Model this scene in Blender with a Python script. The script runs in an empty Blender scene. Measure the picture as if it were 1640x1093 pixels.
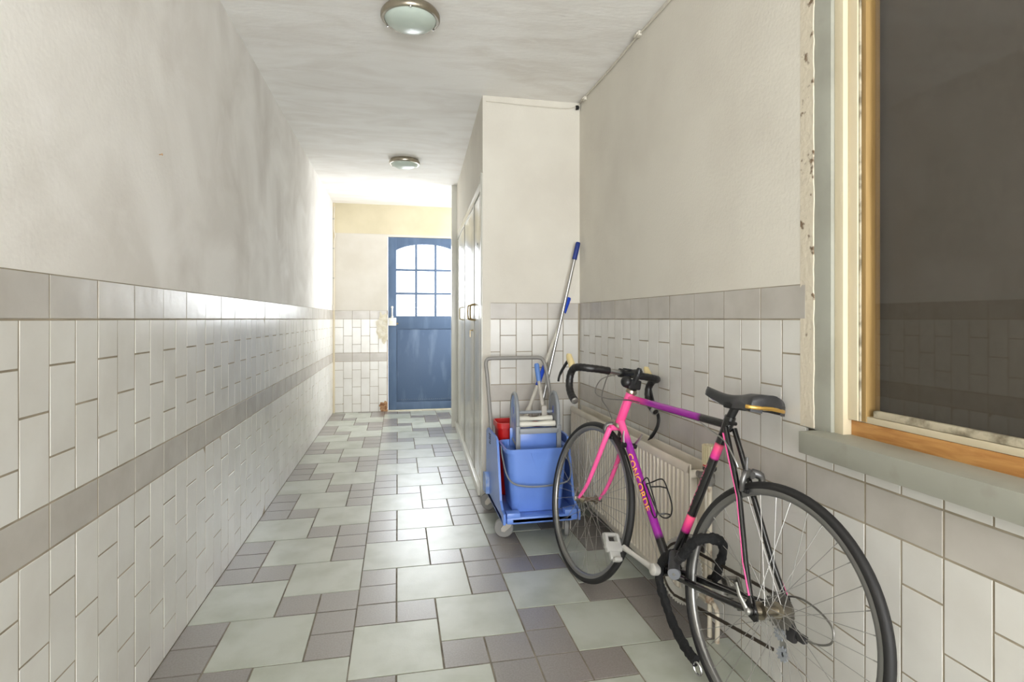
import bpy, bmesh, math, random
from mathutils import Vector, Matrix, Euler
random.seed(7)
PI = math.pi
scene = bpy.context.scene
COL = scene.collection

# ------------------------------------------------------------------ camera
F_PX = 890.0
CAM_H = 1.118
YAW = math.atan(183.0 / F_PX)
cam_d = bpy.data.cameras.new('camera')
cam_d.sensor_width = 36.0
cam_d.lens = F_PX / 1640.0 * 36.0
cam_d.shift_y = -35.5 / 1640.0
cam_d.clip_start = 0.02
cam = bpy.data.objects.new('camera', cam_d)
cam.location = (0, 0, CAM_H)
cam.rotation_euler = (PI / 2, 0, -YAW)
COL.objects.link(cam)
scene.camera = cam

# ------------------------------------------------------------------ light
w = bpy.data.worlds.new('daylight')
scene.world = w
w.use_nodes = True
w.node_tree.nodes['Background'].inputs[0].default_value = (0.95, 0.97, 1.0, 1)
w.node_tree.nodes['Background'].inputs[1].default_value = 3.0

def area(name, loc, rot, sx, sy, power, col=(1, 1, 1)):
    l = bpy.data.lights.new(name, 'AREA')
    l.shape = 'RECTANGLE'; l.size = sx; l.size_y = sy
    l.energy = power; l.color = col
    o = bpy.data.objects.new(name, l)
    o.location = loc; o.rotation_euler = rot
    COL.objects.link(o)
    return o
# daylight outside the blue door, fill light at an assumed side window at the far end,
# and an added fill light behind the camera
area('daylight_outside_door', (0.33, 7.35, 1.75), (-PI / 2, 0, 0), 1.7, 1.7, 104, (0.95, 0.975, 1.0))
area('assumed_side_window_fill', (1.95, 6.35, 1.55), (0, PI / 2, 0), 1.5, 0.95, 30, (0.96, 0.98, 1.0))  # this window is never in view; assumed from the bright far end
area('added_fill_behind_camera', (0.15, -3.35, 1.1), (PI / 2 + .95, 0, 0), 1.75, 2.1, 180, (0.945, 0.975, 1.0))  # no entrance is in view; added fill, tilted up to brighten the ceiling

scene.view_settings.view_transform = 'Standard'
scene.view_settings.look = 'None'
scene.view_settings.exposure = 0.42
scene.view_settings.gamma = 1.0
scene.view_settings.use_curve_mapping = False

# ------------------------------------------------------------------ materials
def lin(c):
    return tuple(((x / 255) / 12.92 if x / 255 <= .04045 else ((x / 255 + .055) / 1.055) ** 2.4) for x in c) + (1.0,)

def mat(name, col, rough=.5, metal=0., col2=None, nscale=6., nlo=.4, nhi=.65, detail=6., stretch=None,
        bump=None, rnd=0., coat=0., spec=.5, col3=None, n3=(20., .6, .75), distort=0., attr=False, coat_r=.08):
    m = bpy.data.materials.new(name); m.use_nodes = True
    nt = m.node_tree; N = nt.nodes; L = nt.links
    b = N['Principled BSDF']
    c = lin(col)
    b.inputs['Base Color'].default_value = c
    b.inputs['Roughness'].default_value = rough
    b.inputs['Metallic'].default_value = metal
    b.inputs['Specular IOR Level'].default_value = spec
    if coat: b.inputs['Coat Weight'].default_value = coat; b.inputs['Coat Roughness'].default_value = coat_r
    geo = N.new('ShaderNodeNewGeometry')
    pos = geo.outputs['Position']
    if stretch:
        mp = N.new('ShaderNodeMapping'); mp.inputs['Scale'].default_value = stretch
        L.new(pos, mp.inputs['Vector']); pos = mp.outputs['Vector']
    last = None
    if attr:
        a = N.new('ShaderNodeAttribute'); a.attribute_name = 'Col'; last = a.outputs['Color']
    def mixn(prev, c2, scale, lo, hi, det):
        n = N.new('ShaderNodeTexNoise'); n.inputs['Scale'].default_value = scale
        n.inputs['Detail'].default_value = det; n.inputs['Distortion'].default_value = distort
        L.new(pos, n.inputs['Vector'])
        r = N.new('ShaderNodeMapRange'); r.inputs[1].default_value = lo; r.inputs[2].default_value = hi
        L.new(n.outputs['Fac'], r.inputs[0])
        mx = N.new('ShaderNodeMix'); mx.data_type = 'RGBA'
        L.new(r.outputs[0], mx.inputs[0])
        if prev is None: mx.inputs[6].default_value = c
        else: L.new(prev, mx.inputs[6])
        mx.inputs[7].default_value = lin(c2)
        return mx.outputs[2]
    if col2: last = mixn(last, col2, nscale, nlo, nhi, detail)
    if col3: last = mixn(last, col3, n3[0], n3[1], n3[2], 4.)
    if rnd:
        oi = N.new('ShaderNodeObjectInfo')
        ad = N.new('ShaderNodeMath'); ad.operation = 'ADD'
        L.new(oi.outputs['Random'], ad.inputs[0]); L.new(geo.outputs['Random Per Island'], ad.inputs[1])
        fr = N.new('ShaderNodeMath'); fr.operation = 'FRACT'; L.new(ad.outputs[0], fr.inputs[0])
        r = N.new('ShaderNodeMapRange'); r.inputs[3].default_value = 1 - rnd; r.inputs[4].default_value = 1 + rnd
        L.new(fr.outputs[0], r.inputs[0])
        h = N.new('ShaderNodeHueSaturation')
        L.new(r.outputs[0], h.inputs['Value'])
        if last is None: h.inputs['Color'].default_value = c
        else: L.new(last, h.inputs['Color'])
        last = h.outputs['Color']
    if last is not None: L.new(last, b.inputs['Base Color'])
    if bump:
        n = N.new('ShaderNodeTexNoise'); n.inputs['Scale'].default_value = bump[0]; n.inputs['Detail'].default_value = 5
        L.new(pos, n.inputs['Vector'])
        bp = N.new('ShaderNodeBump'); bp.inputs['Strength'].default_value = bump[1]; bp.inputs['Distance'].default_value = bump[2] if len(bump) > 2 else .01
        L.new(n.outputs['Fac'], bp.inputs['Height']); L.new(bp.outputs['Normal'], b.inputs['Normal'])
    return m

M = {}
M['plaster_left'] = mat('smudged_plaster', (240, 237, 232), .8, col2=(218, 213, 206), nscale=1.9, nlo=.36, nhi=.66, detail=9, distort=.6,
                        col3=(242, 239, 235), n3=(3.2, .54, .78), bump=(60, .25, .004))
M['plaster'] = mat('plaster', (223, 218, 206), .8, col2=(213, 207, 195), nscale=2.2, nlo=.4, nhi=.7, bump=(90, .3, .004))
M['plaster_far'] = mat('far_plaster', (212, 207, 197), .8, col2=(203, 197, 185), nscale=2.5, bump=(60, .2, .004))
M['cream_paint'] = mat('cream_paint', (212, 202, 174), .7, col2=(202, 192, 163), nscale=3)
M['ceiling'] = mat('ceiling_paint', (247, 245, 241), .8, col2=(236, 232, 226), nscale=3.0, nlo=.4, nhi=.7, detail=8, stretch=(.7, 2.2, 1), distort=1.0,
                   col3=(249, 247, 244), n3=(5., .56, .78), bump=(30, .25, .006))
M['grout'] = mat('wall_grout', (164, 153, 134), .9, col2=(138, 127, 108), nscale=9)
M['white_tile'] = mat('white_glazed_tile', (222, 220, 214), .22, rnd=.03, col2=(214, 211, 204), nscale=5, bump=(9, .16, .006), spec=.5)
M['band_tile'] = mat('grey_glazed_tile', (194, 189, 181), .27, rnd=.045, col2=(181, 175, 166), nscale=7, nlo=.35, nhi=.7, bump=(10, .3, .006))
M['floor_grout'] = mat('floor_grout', (146, 138, 124), .9, col2=(116, 108, 96), nscale=14)
M['floor_big'] = mat('pale_green_floor_tile', (184, 188, 177), .44, spec=1., coat=.65, coat_r=.32, rnd=.025, col2=(162, 167, 151), nscale=6, nlo=.42, nhi=.7, bump=(140, .2, .002), col3=(148, 150, 135), n3=(2.2, .62, .8))
M['floor_small'] = mat('grey_floor_tile', (134, 128, 123), .42, spec=1., coat=.85, coat_r=.32, rnd=.04, col2=(123, 117, 111), nscale=160, nlo=.42, nhi=.6, bump=(170, .15, .002))
M['blue_door'] = mat('worn_blue_paint', (78, 100, 130), .5, col2=(96, 118, 148), nscale=3, nlo=.5, nhi=.75, stretch=(3, 1, .8), bump=(40, .2, .003))
M['blue_door_worn'] = mat('scuffed_blue_paint', (75, 97, 128), .45, col2=(112, 132, 160), nscale=2.2, nlo=.52, nhi=.78, stretch=(3.5, 1, .9), bump=(40, .25, .003))
M['white_plastic'] = mat('white_plastic', (228, 226, 220), .35)
M['cup_paint'] = mat('grey_white_gloss_paint', (224, 223, 214), .25, col2=(214, 212, 202), nscale=3, bump=(12, .1, .004))
M['cup_edge'] = mat('grey_paint', (180, 178, 167), .4)
M['brass'] = mat('brass', (176, 152, 106), .3, 1.)
M['chrome'] = mat('chrome', (205, 205, 205), .18, 1.)
M['alu'] = mat('brushed_aluminium', (188, 188, 186), .34, 1.)
M['steel'] = mat('dull_steel', (150, 148, 144), .4, 1.)
M['nickel'] = mat('brushed_nickel', (176, 168, 152), .3, 1., col2=(150, 140, 124), nscale=8)
M['lamp_glass'] = mat('frosted_green_glass', (196, 208, 198), .3, spec=.4)
M['grey_paint'] = mat('weathered_grey_paint', (162, 162, 150), .55, col2=(148, 147, 135), nscale=5, nlo=.45, nhi=.7, bump=(40, .2, .003), col3=(156, 154, 142), n3=(14, .6, .72))
M['cream_gloss'] = mat('cream_gloss_paint', (218, 206, 178), .4, col2=(210, 197, 168), nscale=7, stretch=(1, 1, .3), bump=(50, .12, .002))
M['chipped_cream'] = mat('chipped_cream_paint', (214, 204, 184), .7, col2=(120, 100, 78), nscale=26, nlo=.6, nhi=.66, bump=(60, .5, .006))
M['raw_wood'] = mat('bare_pine', (202, 150, 88), .5, col2=(178, 122, 64), nscale=5, stretch=(1, 2.2, 18), nlo=.4, nhi=.65, distort=.6)
M['ochre_wood'] = mat('ochre_wood', (164, 134, 84), .5, col2=(146, 117, 70), nscale=6, stretch=(8, 8, .6))
M['putty'] = mat('dirty_putty', (196, 186, 162), .8, col2=(130, 120, 100), nscale=30, nlo=.45, nhi=.65)
M['dark_room'] = mat('dark_room_tone', (92, 88, 83), .9, col2=(87, 83, 78), nscale=60)  # even dark tone painted to stand in for the unlit room behind the window
M['radiator'] = mat('radiator_enamel', (222, 214, 198), .35, col2=(208, 199, 181), nscale=5, bump=(20, .08, .003))
M['rusty_white'] = mat('rusty_white_pipe', (206, 196, 176), .5, col2=(120, 82, 50), nscale=18, nlo=.58, nhi=.7)
M['valve_cream'] = mat('yellowed_plastic', (216, 204, 170), .4)
M['black_plastic'] = mat('black_plastic', (22, 22, 23), .42)
M['red_plastic'] = mat('red_plastic', (190, 22, 20), .35)
M['blue_plastic'] = mat('trolley_blue_plastic', (108, 144, 220), .3, col2=(100, 135, 212), nscale=6)
M['pale_blue'] = mat('pale_blue_plastic', (120, 152, 210), .4, col2=(176, 190, 214), nscale=16, nlo=.45, nhi=.62)
M['grip_blue'] = mat('grip_blue_plastic', (92, 132, 200), .4)
M['royal_blue'] = mat('royal_blue_plastic', (24, 70, 190), .35)
M['navy'] = mat('navy_grip', (30, 52, 128), .4)
M['grey_plastic'] = mat('grey_plastic', (142, 146, 150), .42)
M['grey_tube'] = mat('grey_enamelled_tube', (146, 143, 138), .38)
M['roller'] = mat('off_white_rollers', (222, 219, 206), .5)
M['caster_rubber'] = mat('caster_rubber', (128, 127, 124), .55)
M['caster_body'] = mat('caster_housing', (176, 170, 160), .5)
M['pole_white'] = mat('pale_pole', (206, 202, 190), .4)
M['print'] = mat('dark_print', (28, 40, 82), .6)
M['frame_paint'] = mat('bicycle_frame_paint', (230, 60, 130), .22, coat=.6, attr=True)
M['pink'] = mat('hot_pink_paint', (247, 92, 160), .24, coat=.5)
M['black_paint'] = mat('black_gloss_paint', (16, 15, 16), .22, coat=.5)
M['tyre'] = mat('tyre_rubber', (30, 29, 29), .62, bump=(220, .2, .001))
M['tyre_print'] = mat('tyre_print', (150, 148, 140), .7)
M['rim'] = mat('machined_rim', (150, 149, 147), .36, .85)
M['bar_tape'] = mat('black_bar_tape', (24, 23, 23), .38, bump=(120, .4, .002))
M['saddle'] = mat('worn_black_leather', (44, 44, 46), .38, bump=(150, .25, .001))
M['gold'] = mat('gold_trim', (200, 160, 84), .3, .7)
M['hood'] = mat('yellowed_rubber_hood', (208, 190, 140), .5)
M['yellow_letters'] = mat('yellow_orange_lettering', (246, 178, 70), .35, col2=(246, 140, 60), nscale=30)
M['pink_letters'] = mat('pink_lettering', (240, 110, 150), .35)
M['sleeve'] = mat('black_fabric_sleeve', (11, 11, 12), .85, bump=(120, .9, .004))
M['lock_body'] = mat('dark_lock_casing', (44, 43, 44), .35)
M['lock_face'] = mat('grey_lock_face', (130, 132, 138), .4, .4)
M['pedal_grey'] = mat('pale_grey_pedal', (180, 179, 174), .38, .3)
M['ring_silver'] = mat('worn_silver', (200, 197, 190), .36, .35)
M['caliper'] = mat('grey_caliper', (120, 119, 118), .38, .8)
M['spoke'] = mat('spoke_steel', (168, 166, 162), .4, .7)
M['chain'] = mat('oily_chain', (74, 66, 58), .45, .7)
M['plug_black'] = mat('black_putty', (18, 17, 16), .7)
M['cable_white'] = mat('cable_white', (214, 208, 194), .5)
M['bare_patch'] = mat('bare_plaster_patch', (216, 211, 196), .9, col2=(203, 194, 170), nscale=14, bump=(40, .8, .01))
M['rubble'] = mat('crumbled_brick', (186, 150, 112), .95, col2=(140, 96, 66), nscale=30, nlo=.4, nhi=.6, bump=(60, .9, .02))
M['spot'] = mat('grey_cell', (60, 56, 52), .6)

def glass_mat(name, f0, tint):
    # thin pane: straight-through transparency plus a mirror reflection that follows Schlick's law on both faces
    m = bpy.data.materials.new(name); m.use_nodes = True
    nt = m.node_tree; N = nt.nodes; L = nt.links
    for n in list(N):
        if n.type == 'BSDF_PRINCIPLED': N.remove(n)
    out = [n for n in N if n.type == 'OUTPUT_MATERIAL'][0]
    geo = N.new('ShaderNodeNewGeometry')
    dot = N.new('ShaderNodeVectorMath'); dot.operation = 'DOT_PRODUCT'
    L.new(geo.outputs['Normal'], dot.inputs[0]); L.new(geo.outputs['Incoming'], dot.inputs[1])
    def op(kind, a, b=None):
        n = N.new('ShaderNodeMath'); n.operation = kind
        for i, x in enumerate((a, b)):
            if x is None: continue
            if isinstance(x, (int, float)): n.inputs[i].default_value = x
            else: L.new(x, n.inputs[i])
        return n.outputs[0]
    f = op('ADD', op('MULTIPLY', op('POWER', op('SUBTRACT', 1.0, op('ABSOLUTE', dot.outputs['Value'])), 5.0), 1 - f0), f0)
    t = N.new('ShaderNodeBsdfTransparent'); t.inputs[0].default_value = tint
    g = N.new('ShaderNodeBsdfGlossy'); g.inputs['Roughness'].default_value = .02
    mx = N.new('ShaderNodeMixShader')
    L.new(f, mx.inputs[0]); L.new(t.outputs[0], mx.inputs[1]); L.new(g.outputs[0], mx.inputs[2])
    L.new(mx.outputs[0], out.inputs[0])
    return m
M['pane'] = glass_mat('window_glass', .04, (.97, .98, .98, 1))
M['dark_pane'] = glass_mat('dusty_window_glass', .075, (.9, .88, .85, 1))

# ------------------------------------------------------------------ mesh helpers
class MB:
    def __init__(s):
        s.v = []; s.f = []; s.mi = []; s.c = []; s.cur = 0
    def add(s, vs, fs, cols=None):
        o = len(s.v)
        s.v += [tuple(p) for p in vs]
        s.c += cols if cols else [(1, 1, 1)] * len(vs)
        for q in fs:
            s.f.append([o + i for i in q]); s.mi.append(s.cur)
        return s
    def mat(s, i): s.cur = i; return s
    def box(s, lo, hi, bev=0., mtx=None):
        bm = bmesh.new()
        bmesh.ops.create_cube(bm, size=1)
        c = [(a + b) / 2 for a, b in zip(lo, hi)]; d = [abs(b - a) for a, b in zip(lo, hi)]
        for v in bm.verts: v.co = Vector((c[0] + v.co.x * d[0], c[1] + v.co.y * d[1], c[2] + v.co.z * d[2]))
        if bev: bmesh.ops.bevel(bm, geom=list(bm.edges), offset=bev, segments=2, profile=.6, affect='EDGES')
        bm.verts.index_update()
        vs = [(mtx @ v.co if mtx else v.co.copy()) for v in bm.verts]
        fs = [[v.index for v in f.verts] for f in bm.faces]
        bm.free()
        return s.add(vs, fs)
    def tube(s, pts, r, n=10, closed=False, cap=True, cols=None, squash=None):
        pts = [Vector(p) for p in pts]; k = len(pts)
        rr = r if isinstance(r, (list, tuple)) else [r] * k
        tan = []
        for i in range(k):
            a = pts[(i - 1) % k] if (closed or i > 0) else pts[i]
            b = pts[(i + 1) % k] if (closed or i < k - 1) else pts[i]
            tan.append((b - a).normalized())
        up = Vector((0, 0, 1)) if abs(tan[0].z) < .9 else Vector((1, 0, 0))
        nrm = (up - tan[0] * up.dot(tan[0])).normalized()
        vs = []; cs = []
        for i in range(k):
            nrm = (nrm - tan[i] * nrm.dot(tan[i])).normalized()
            bn = tan[i].cross(nrm)
            for j in range(n):
                a = 2 * PI * j / n
                q = (squash or 1.)
                vs.append(pts[i] + (nrm * math.cos(a) + bn * math.sin(a) * q) * rr[i])
                cs.append(cols[i] if cols else (1, 1, 1))
        fs = []
        for i in range(k if closed else k - 1):
            i2 = (i + 1) % k
            for j in range(n):
                j2 = (j + 1) % n
                fs.append([i * n + j, i * n + j2, i2 * n + j2, i2 * n + j])
        if cap and not closed:
            fs.append(list(range(n))[::-1]); fs.append([(k - 1) * n + j for j in range(n)])
        return s.add(vs, fs, cs)
    def lathe(s, prof, n=24, org=(0, 0, 0), axis=(0, 0, 1), closed=False):
        ax = Vector(axis).normalized(); org = Vector(org)
        t = Vector((1, 0, 0)) if abs(ax.x) < .9 else Vector((0, 1, 0))
        e1 = (t - ax * t.dot(ax)).normalized(); e2 = ax.cross(e1)
        vs = []; fs = []; k = len(prof)
        for r, h in prof:
            for j in range(n):
                a = 2 * PI * j / n
                vs.append(org + ax * h + (e1 * math.cos(a) + e2 * math.sin(a)) * max(r, 1e-5))
        for i in range(k if closed else k - 1):
            i2 = (i + 1) % k
            for j in range(n):
                j2 = (j + 1) % n
                fs.append([i * n + j, i * n + j2, i2 * n + j2, i2 * n + j])
        return s.add(vs, fs)
    def loft(s, rings, cap0=True, cap1=True):
        n = len(rings[0]); vs = []; fs = []
        for r in rings: vs += r
        for i in range(len(rings) - 1):
            for j in range(n):
                j2 = (j + 1) % n
                fs.append([i * n + j, i * n + j2, (i + 1) * n + j2, (i + 1) * n + j])
        if cap0: fs.append(list(range(n))[::-1])
        if cap1: fs.append([(len(rings) - 1) * n + j for j in range(n)])
        return s.add(vs, fs)
    def prism(s, poly, fn, t0, t1):
        n = len(poly)
        vs = [fn(a, b, t0) for a, b in poly] + [fn(a, b, t1) for a, b in poly]
        fs = [list(range(n))[::-1], [n + i for i in range(n)]]
        for i in range(n): fs.append([i, (i + 1) % n, n + (i + 1) % n, n + i])
        return s.add(vs, fs)

def mesh_of(name, mb, mats, smooth=40):
    me = bpy.data.meshes.new(name)
    me.from_pydata([tuple(v) for v in mb.v], [], mb.f)
    for m in mats: me.materials.append(M[m])
    if len(mats) > 1: me.polygons.foreach_set('material_index', mb.mi)
    if any(c != (1, 1, 1) for c in mb.c):
        at = me.color_attributes.new('Col', 'FLOAT_COLOR', 'POINT')
        flat = []
        for c in mb.c: flat += [c[0], c[1], c[2], 1.]
        at.data.foreach_set('color', flat)
    bm = bmesh.new(); bm.from_mesh(me)
    bmesh.ops.recalc_face_normals(bm, faces=bm.faces); bm.to_mesh(me); bm.free()
    if smooth:
        me.polygons.foreach_set('use_smooth', [True] * len(me.polygons))
        me.set_sharp_from_angle(angle=math.radians(smooth))
    me.update()
    return me

def obj(name, mb, mats, parent=None, smooth=40, inv=None, label=None):
    if isinstance(mats, str): mats = [mats]
    o = bpy.data.objects.new(name, mesh_of(name, mb, mats, smooth))
    COL.objects.link(o)
    if parent:
        o.parent = parent
        if inv is not None and parent.parent is None: o.matrix_parent_inverse = inv
    if label: o['label'] = label
    return o

def tag(o, label, cat=None, group=None, kind=None):
    o['label'] = label
    if cat: o['category'] = cat
    if group: o['group'] = group
    if kind: o['kind'] = kind
    return o

def empty(name, loc, label, cat, group=None, kind=None):
    o = bpy.data.objects.new(name, None); o.location = loc; o.empty_display_size = .1
    COL.objects.link(o)
    return tag(o, label, cat, group, kind)

def invof(o): return Matrix.Translation(o.location).inverted()

def cr(pts, n=6):
    P = [Vector(p) for p in pts]; out = []
    for i in range(len(P) - 1):
        a = P[max(i - 1, 0)]; b = P[i]; c = P[i + 1]; d = P[min(i + 2, len(P) - 1)]
        for k in range(n):
            t = k / n
            out.append(.5 * ((2 * b) + (c - a) * t + (2 * a - 5 * b + 4 * c - d) * t * t + (3 * b - a - 3 * c + d) * t ** 3))
    out.append(P[-1]); return out

def copy_tree(o, parent=None):
    c = o.copy(); COL.objects.link(c); c.parent = parent
    if parent is None: c.matrix_parent_inverse = Matrix()
    for ch in o.children: copy_tree(ch, c)
    return c

# ------------------------------------------------------------------ tile helper
XL, XR, YE, YA, XA, ZC = -.753, 1.138, 6.883, 3.388, .512, 2.495
YN = -3.5
MOD = .1015
TCACHE = {}
def tile_mesh(wd, ht, matn, thick=.010, ch=.0006):
    key = (round(wd, 4), round(ht, 4), matn)
    if key in TCACHE: return TCACHE[key]
    mb = MB(); tile_into(mb, Matrix(), wd, ht, thick, ch)
    me = mesh_of('tile', mb, [matn], 0)
    TCACHE[key] = me
    return me
def tile_into(mb, mtx, wd, ht, thick=.010, ch=.0006):
    a, b = wd / 2, ht / 2
    vs = []
    for z, i in ((-thick, 0), (-ch, 0), (0, ch)):
        vs += [mtx @ Vector(p) for p in ((-a + i, -b + i, z), (a - i, -b + i, z), (a - i, b - i, z), (-a + i, b - i, z))]
    fs = [[8, 9, 10, 11]]
    for k in (0, 4):
        for j in range(4):
            fs.append([k + j, k + (j + 1) % 4, k + 4 + (j + 1) % 4, k + 4 + j])
    mb.add(vs, fs)

def lay(parent, name, matn, rects, frame, joint, limit, tilt=.0016, jit=.0006, thick=.010):
    """rects: (a0,a1,b0,b1) in the surface frame; nearest `limit` that can be seen become parts, the rest one joined part"""
    org, ex, ey, ez = frame
    R = Matrix((ex, ey, ez)).transposed()
    def keyf(r):
        p = org + ex * ((r[0] + r[1]) / 2) + ey * ((r[2] + r[3]) / 2)
        d = p.y * math.cos(YAW) + p.x * math.sin(YAW)
        if d < .3: return 1e6
        l = p.x * math.cos(YAW) - p.y * math.sin(YAW)
        u = 820 + F_PX * l / d; v = 511 - F_PX * (p.z - CAM_H) / d
        return d if (-70 < u < 1720 and -70 < v < 1180) else 1e5 + d
    rects = sorted(rects, key=keyf)
    rest = MB(); nrest = 0
    for i, r in enumerate(rects):
        wd = r[1] - r[0] - joint; ht = r[3] - r[2] - joint
        if wd < .006 or ht < .006: continue
        p = org + ex * ((r[0] + r[1]) / 2) + ey * ((r[2] + r[3]) / 2) + ez * random.uniform(-jit, jit)
        rot = R.to_4x4() @ Euler((random.uniform(-tilt, tilt), random.uniform(-tilt, tilt), 0)).to_matrix().to_4x4()
        mtx = Matrix.Translation(p) @ rot
        if i < limit and keyf(r) < 1e5:
            o = bpy.data.objects.new(name, tile_mesh(wd, ht, matn, thick)); COL.objects.link(o)
            o.parent = parent; o.matrix_local = mtx
        else:
            tile_into(rest, mtx, wd, ht, thick); nrest += 1
    if nrest:
        o = obj(name + '_field', rest, [matn], parent, 0); o['kind'] = 'stuff'

def wall_rects(a0, a1, joint_at, first_half, zmax=lambda a: 99, zmin=lambda a: 0):
    """white tiles and border tiles between a0 and a1; joint_at: a position of a border-tile joint; first_half: does the
    column just after joint_at start with a half tile at the top"""
    W_, B_ = [], []
    def put(lst, x0, x1, z0, z1):
        x0 = max(x0, a0); x1 = min(x1, a1)
        if x1 - x0 < .01: return
        z1 = min(z1, zmax((x0 + x1) / 2)); z0 = max(z0, zmin((x0 + x1) / 2))
        if z1 - z0 < .01: return
        lst.append((x0, x1, z0, z1))
    k0 = math.floor((a0 - joint_at) / MOD) - 1; k1 = math.ceil((a1 - joint_at) / MOD) + 1
    for k in range(k0, k1):
        x0 = joint_at + k * MOD; x1 = x0 + MOD
        half = (k % 2 == 0) == first_half
        for top, rows in ((11, 4), (6, 6)):
            z = top; left = rows; first = True
            while left > 0:
                s = 1 if (half and first) else min(2, left)
                put(W_, x0, x1, (z - s) * MOD, z * MOD)
                z -= s; left -= s; first = False
        if k % 2 == 0:
            put(B_, x0, x1 + MOD, 11 * MOD, 12 * MOD)
            put(B_, x0, x1 + MOD, 6 * MOD, 7 * MOD)
    return W_, B_

V = Vector
JW = .0048
# ------------------------------------------------------------------ structure: floor
mb = MB().box((XL - .15, YN, -.12), (2.0, YE + .15, -.003))
floor = obj('floor', mb, 'floor_grout', None, 0)
tag(floor, 'hallway floor of large pale green and small grey tiles', 'floor', kind='structure')
PX, PY = .1505, .1529
big, small = [], []
for i, (xs, y2) in enumerate(((-.755, 2.218), (-.155, 1.783), (.447, 2.092), (1.049, 2.218))):
    cells = [('b', 1, 0), ('b', 0, 2), ('b', 2, 3)] + [('s', c, r) for c, r in ((0, 0), (0, 1), (3, 0), (3, 1), (2, 2), (3, 2), (0, 4), (1, 4))]
    ystart = y2 - 2 * PY
    for k in range(-6, 8):
        for t, c, r in cells:
            n = 2 if t == 'b' else 1
            x0 = xs + c * PX; x1 = x0 + n * PX
            y0 = ystart + (k * 5 + r) * PY; y1 = y0 + n * PY
            # room outline
            xmax = XR
            ymid = (y0 + y1) / 2
            if ymid > YA + .02: xmax = XA + .10
            if ymid > 5.85: xmax = 1.5
            if i == 3 and xmax < 1.06: continue
            x0 = max(x0, XL); x1 = min(x1, xmax); y0 = max(y0, YN); y1 = min(y1, YE)
            if x1 - x0 < .02 or y1 - y0 < .02: continue
            (big if t == 'b' else small).append((x0, x1, y0, y1))
ff = (V((0, 0, 0)), V((1, 0, 0)), V((0, 1, 0)), V((0, 0, 1)))
lay(floor, 'large_floor_tile', 'floor_big', big, ff, .0062, 300, .0012, .0004)
lay(floor, 'small_floor_tile', 'floor_small', small, ff, .0062, 300, .0012, .0004)

# ceiling
mb = MB().box((XL - .15, YN, ZC), (2.0, YE + .15, ZC + .12))
tag(obj('ceiling', mb, 'ceiling', None, 0), 'smudged off-white plaster ceiling', 'ceiling', kind='structure')

# left wall
mb = MB().box((XL - .15, YN, 0), (XL, YE + .15, 12 * MOD)).mat(1).box((XL - .15, YN, 12 * MOD), (XL + .001, YE + .15, ZC))
wl = obj('wall_left', mb, ['grout', 'plaster_left'], None, 0)
tag(wl, 'long left wall, tiled below and smudged plaster above', 'wall', kind='structure')
Wt, Bt = wall_rects(YN, YE, 1.4055, True)
fl = (V((XL + .0011, 0, 0)), V((0, 1, 0)), V((0, 0, 1)), V((1, 0, 0)))
lay(wl, 'white_tile', 'white_tile', Wt, fl, JW, 300, .006)
lay(wl, 'border_tile', 'band_tile', Bt, fl, JW, 300, .006)

# right wall with window opening
WJ = 1.347            # far jamb of the window
SILL_B, SILL_T = .753, .812
WN = -.35             # near jamb
mb = MB()
mb.box((XR, WJ + .05, 0), (XR + .2, YA + .15, 12 * MOD)).box((XR, YN, 0), (XR + .2, WJ + .05, SILL_B + .01)).box((XR, YN, SILL_B + .01), (XR + .2, WN, 12 * MOD))
mb.mat(1).box((XR - .001, WJ + .05, 12 * MOD), (XR + .2, YA + .15, ZC)).box((XR - .001, YN, 12 * MOD), (XR + .2, WN, ZC)).box((XR - .001, WN, 2.32), (XR + .2, WJ + .05, ZC))
wr = obj('wall_right', mb, ['grout', 'plaster'], None, 0)
tag(wr, 'right wall with window, tiled below and plastered above', 'wall', kind='structure')
fr_ = (V((XR - .0011, 0, 0)), V((0, -1, 0)), V((0, 0, 1)), V((-1, 0, 0)))
# frame runs along -Y: a = -y ; near side of the border joint at y=1.379 -> a=-1.379
Wt, Bt = wall_rects(-YA, -YN, -1.379, True, zmax=lambda a: 99 if (-a > 1.378 or -a < WN) else SILL_B + .005)
# column order: column on the far side of 1.379 starts half -> shift parity
Wt, Bt = wall_rects(-YA, -YN, -1.379, False, zmax=lambda a: 99 if (-a > 1.378 or -a < WN) else SILL_B + .005)
lay(wr, 'white_tile', 'white_tile', Wt, fr_, JW, 300, .006)
lay(wr, 'border_tile', 'band_tile', Bt, fr_, JW, 300, .006)

# alcove wall (faces the camera)
mb = MB().box((XA + .05, YA, 0), (XR, YA + .12, 12 * MOD)).mat(1).box((XA, YA - .001, 12 * MOD), (XR, YA + .12, ZC))
mb.box((XA, YA - .003, 0), (XA + .05, YA + .12, 12 * MOD))
wa = obj('wall_alcove', mb, ['grout', 'plaster'], None, 0)
tag(wa, 'narrow plaster and tile wall beside the built-in cupboard', 'wall', kind='structure')
fa = (V((0, YA - .0011, 0)), V((1, 0, 0)), V((0, 0, 1)), V((0, -1, 0)))
Wt, Bt = wall_rects(XA + .012, XR - .004, XA + .008, False)
lay(wa, 'white_tile', 'white_tile', Wt, fa, JW, 300, .006)
lay(wa, 'border_tile', 'band_tile', Bt, fa, JW, 300, .006)

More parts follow.
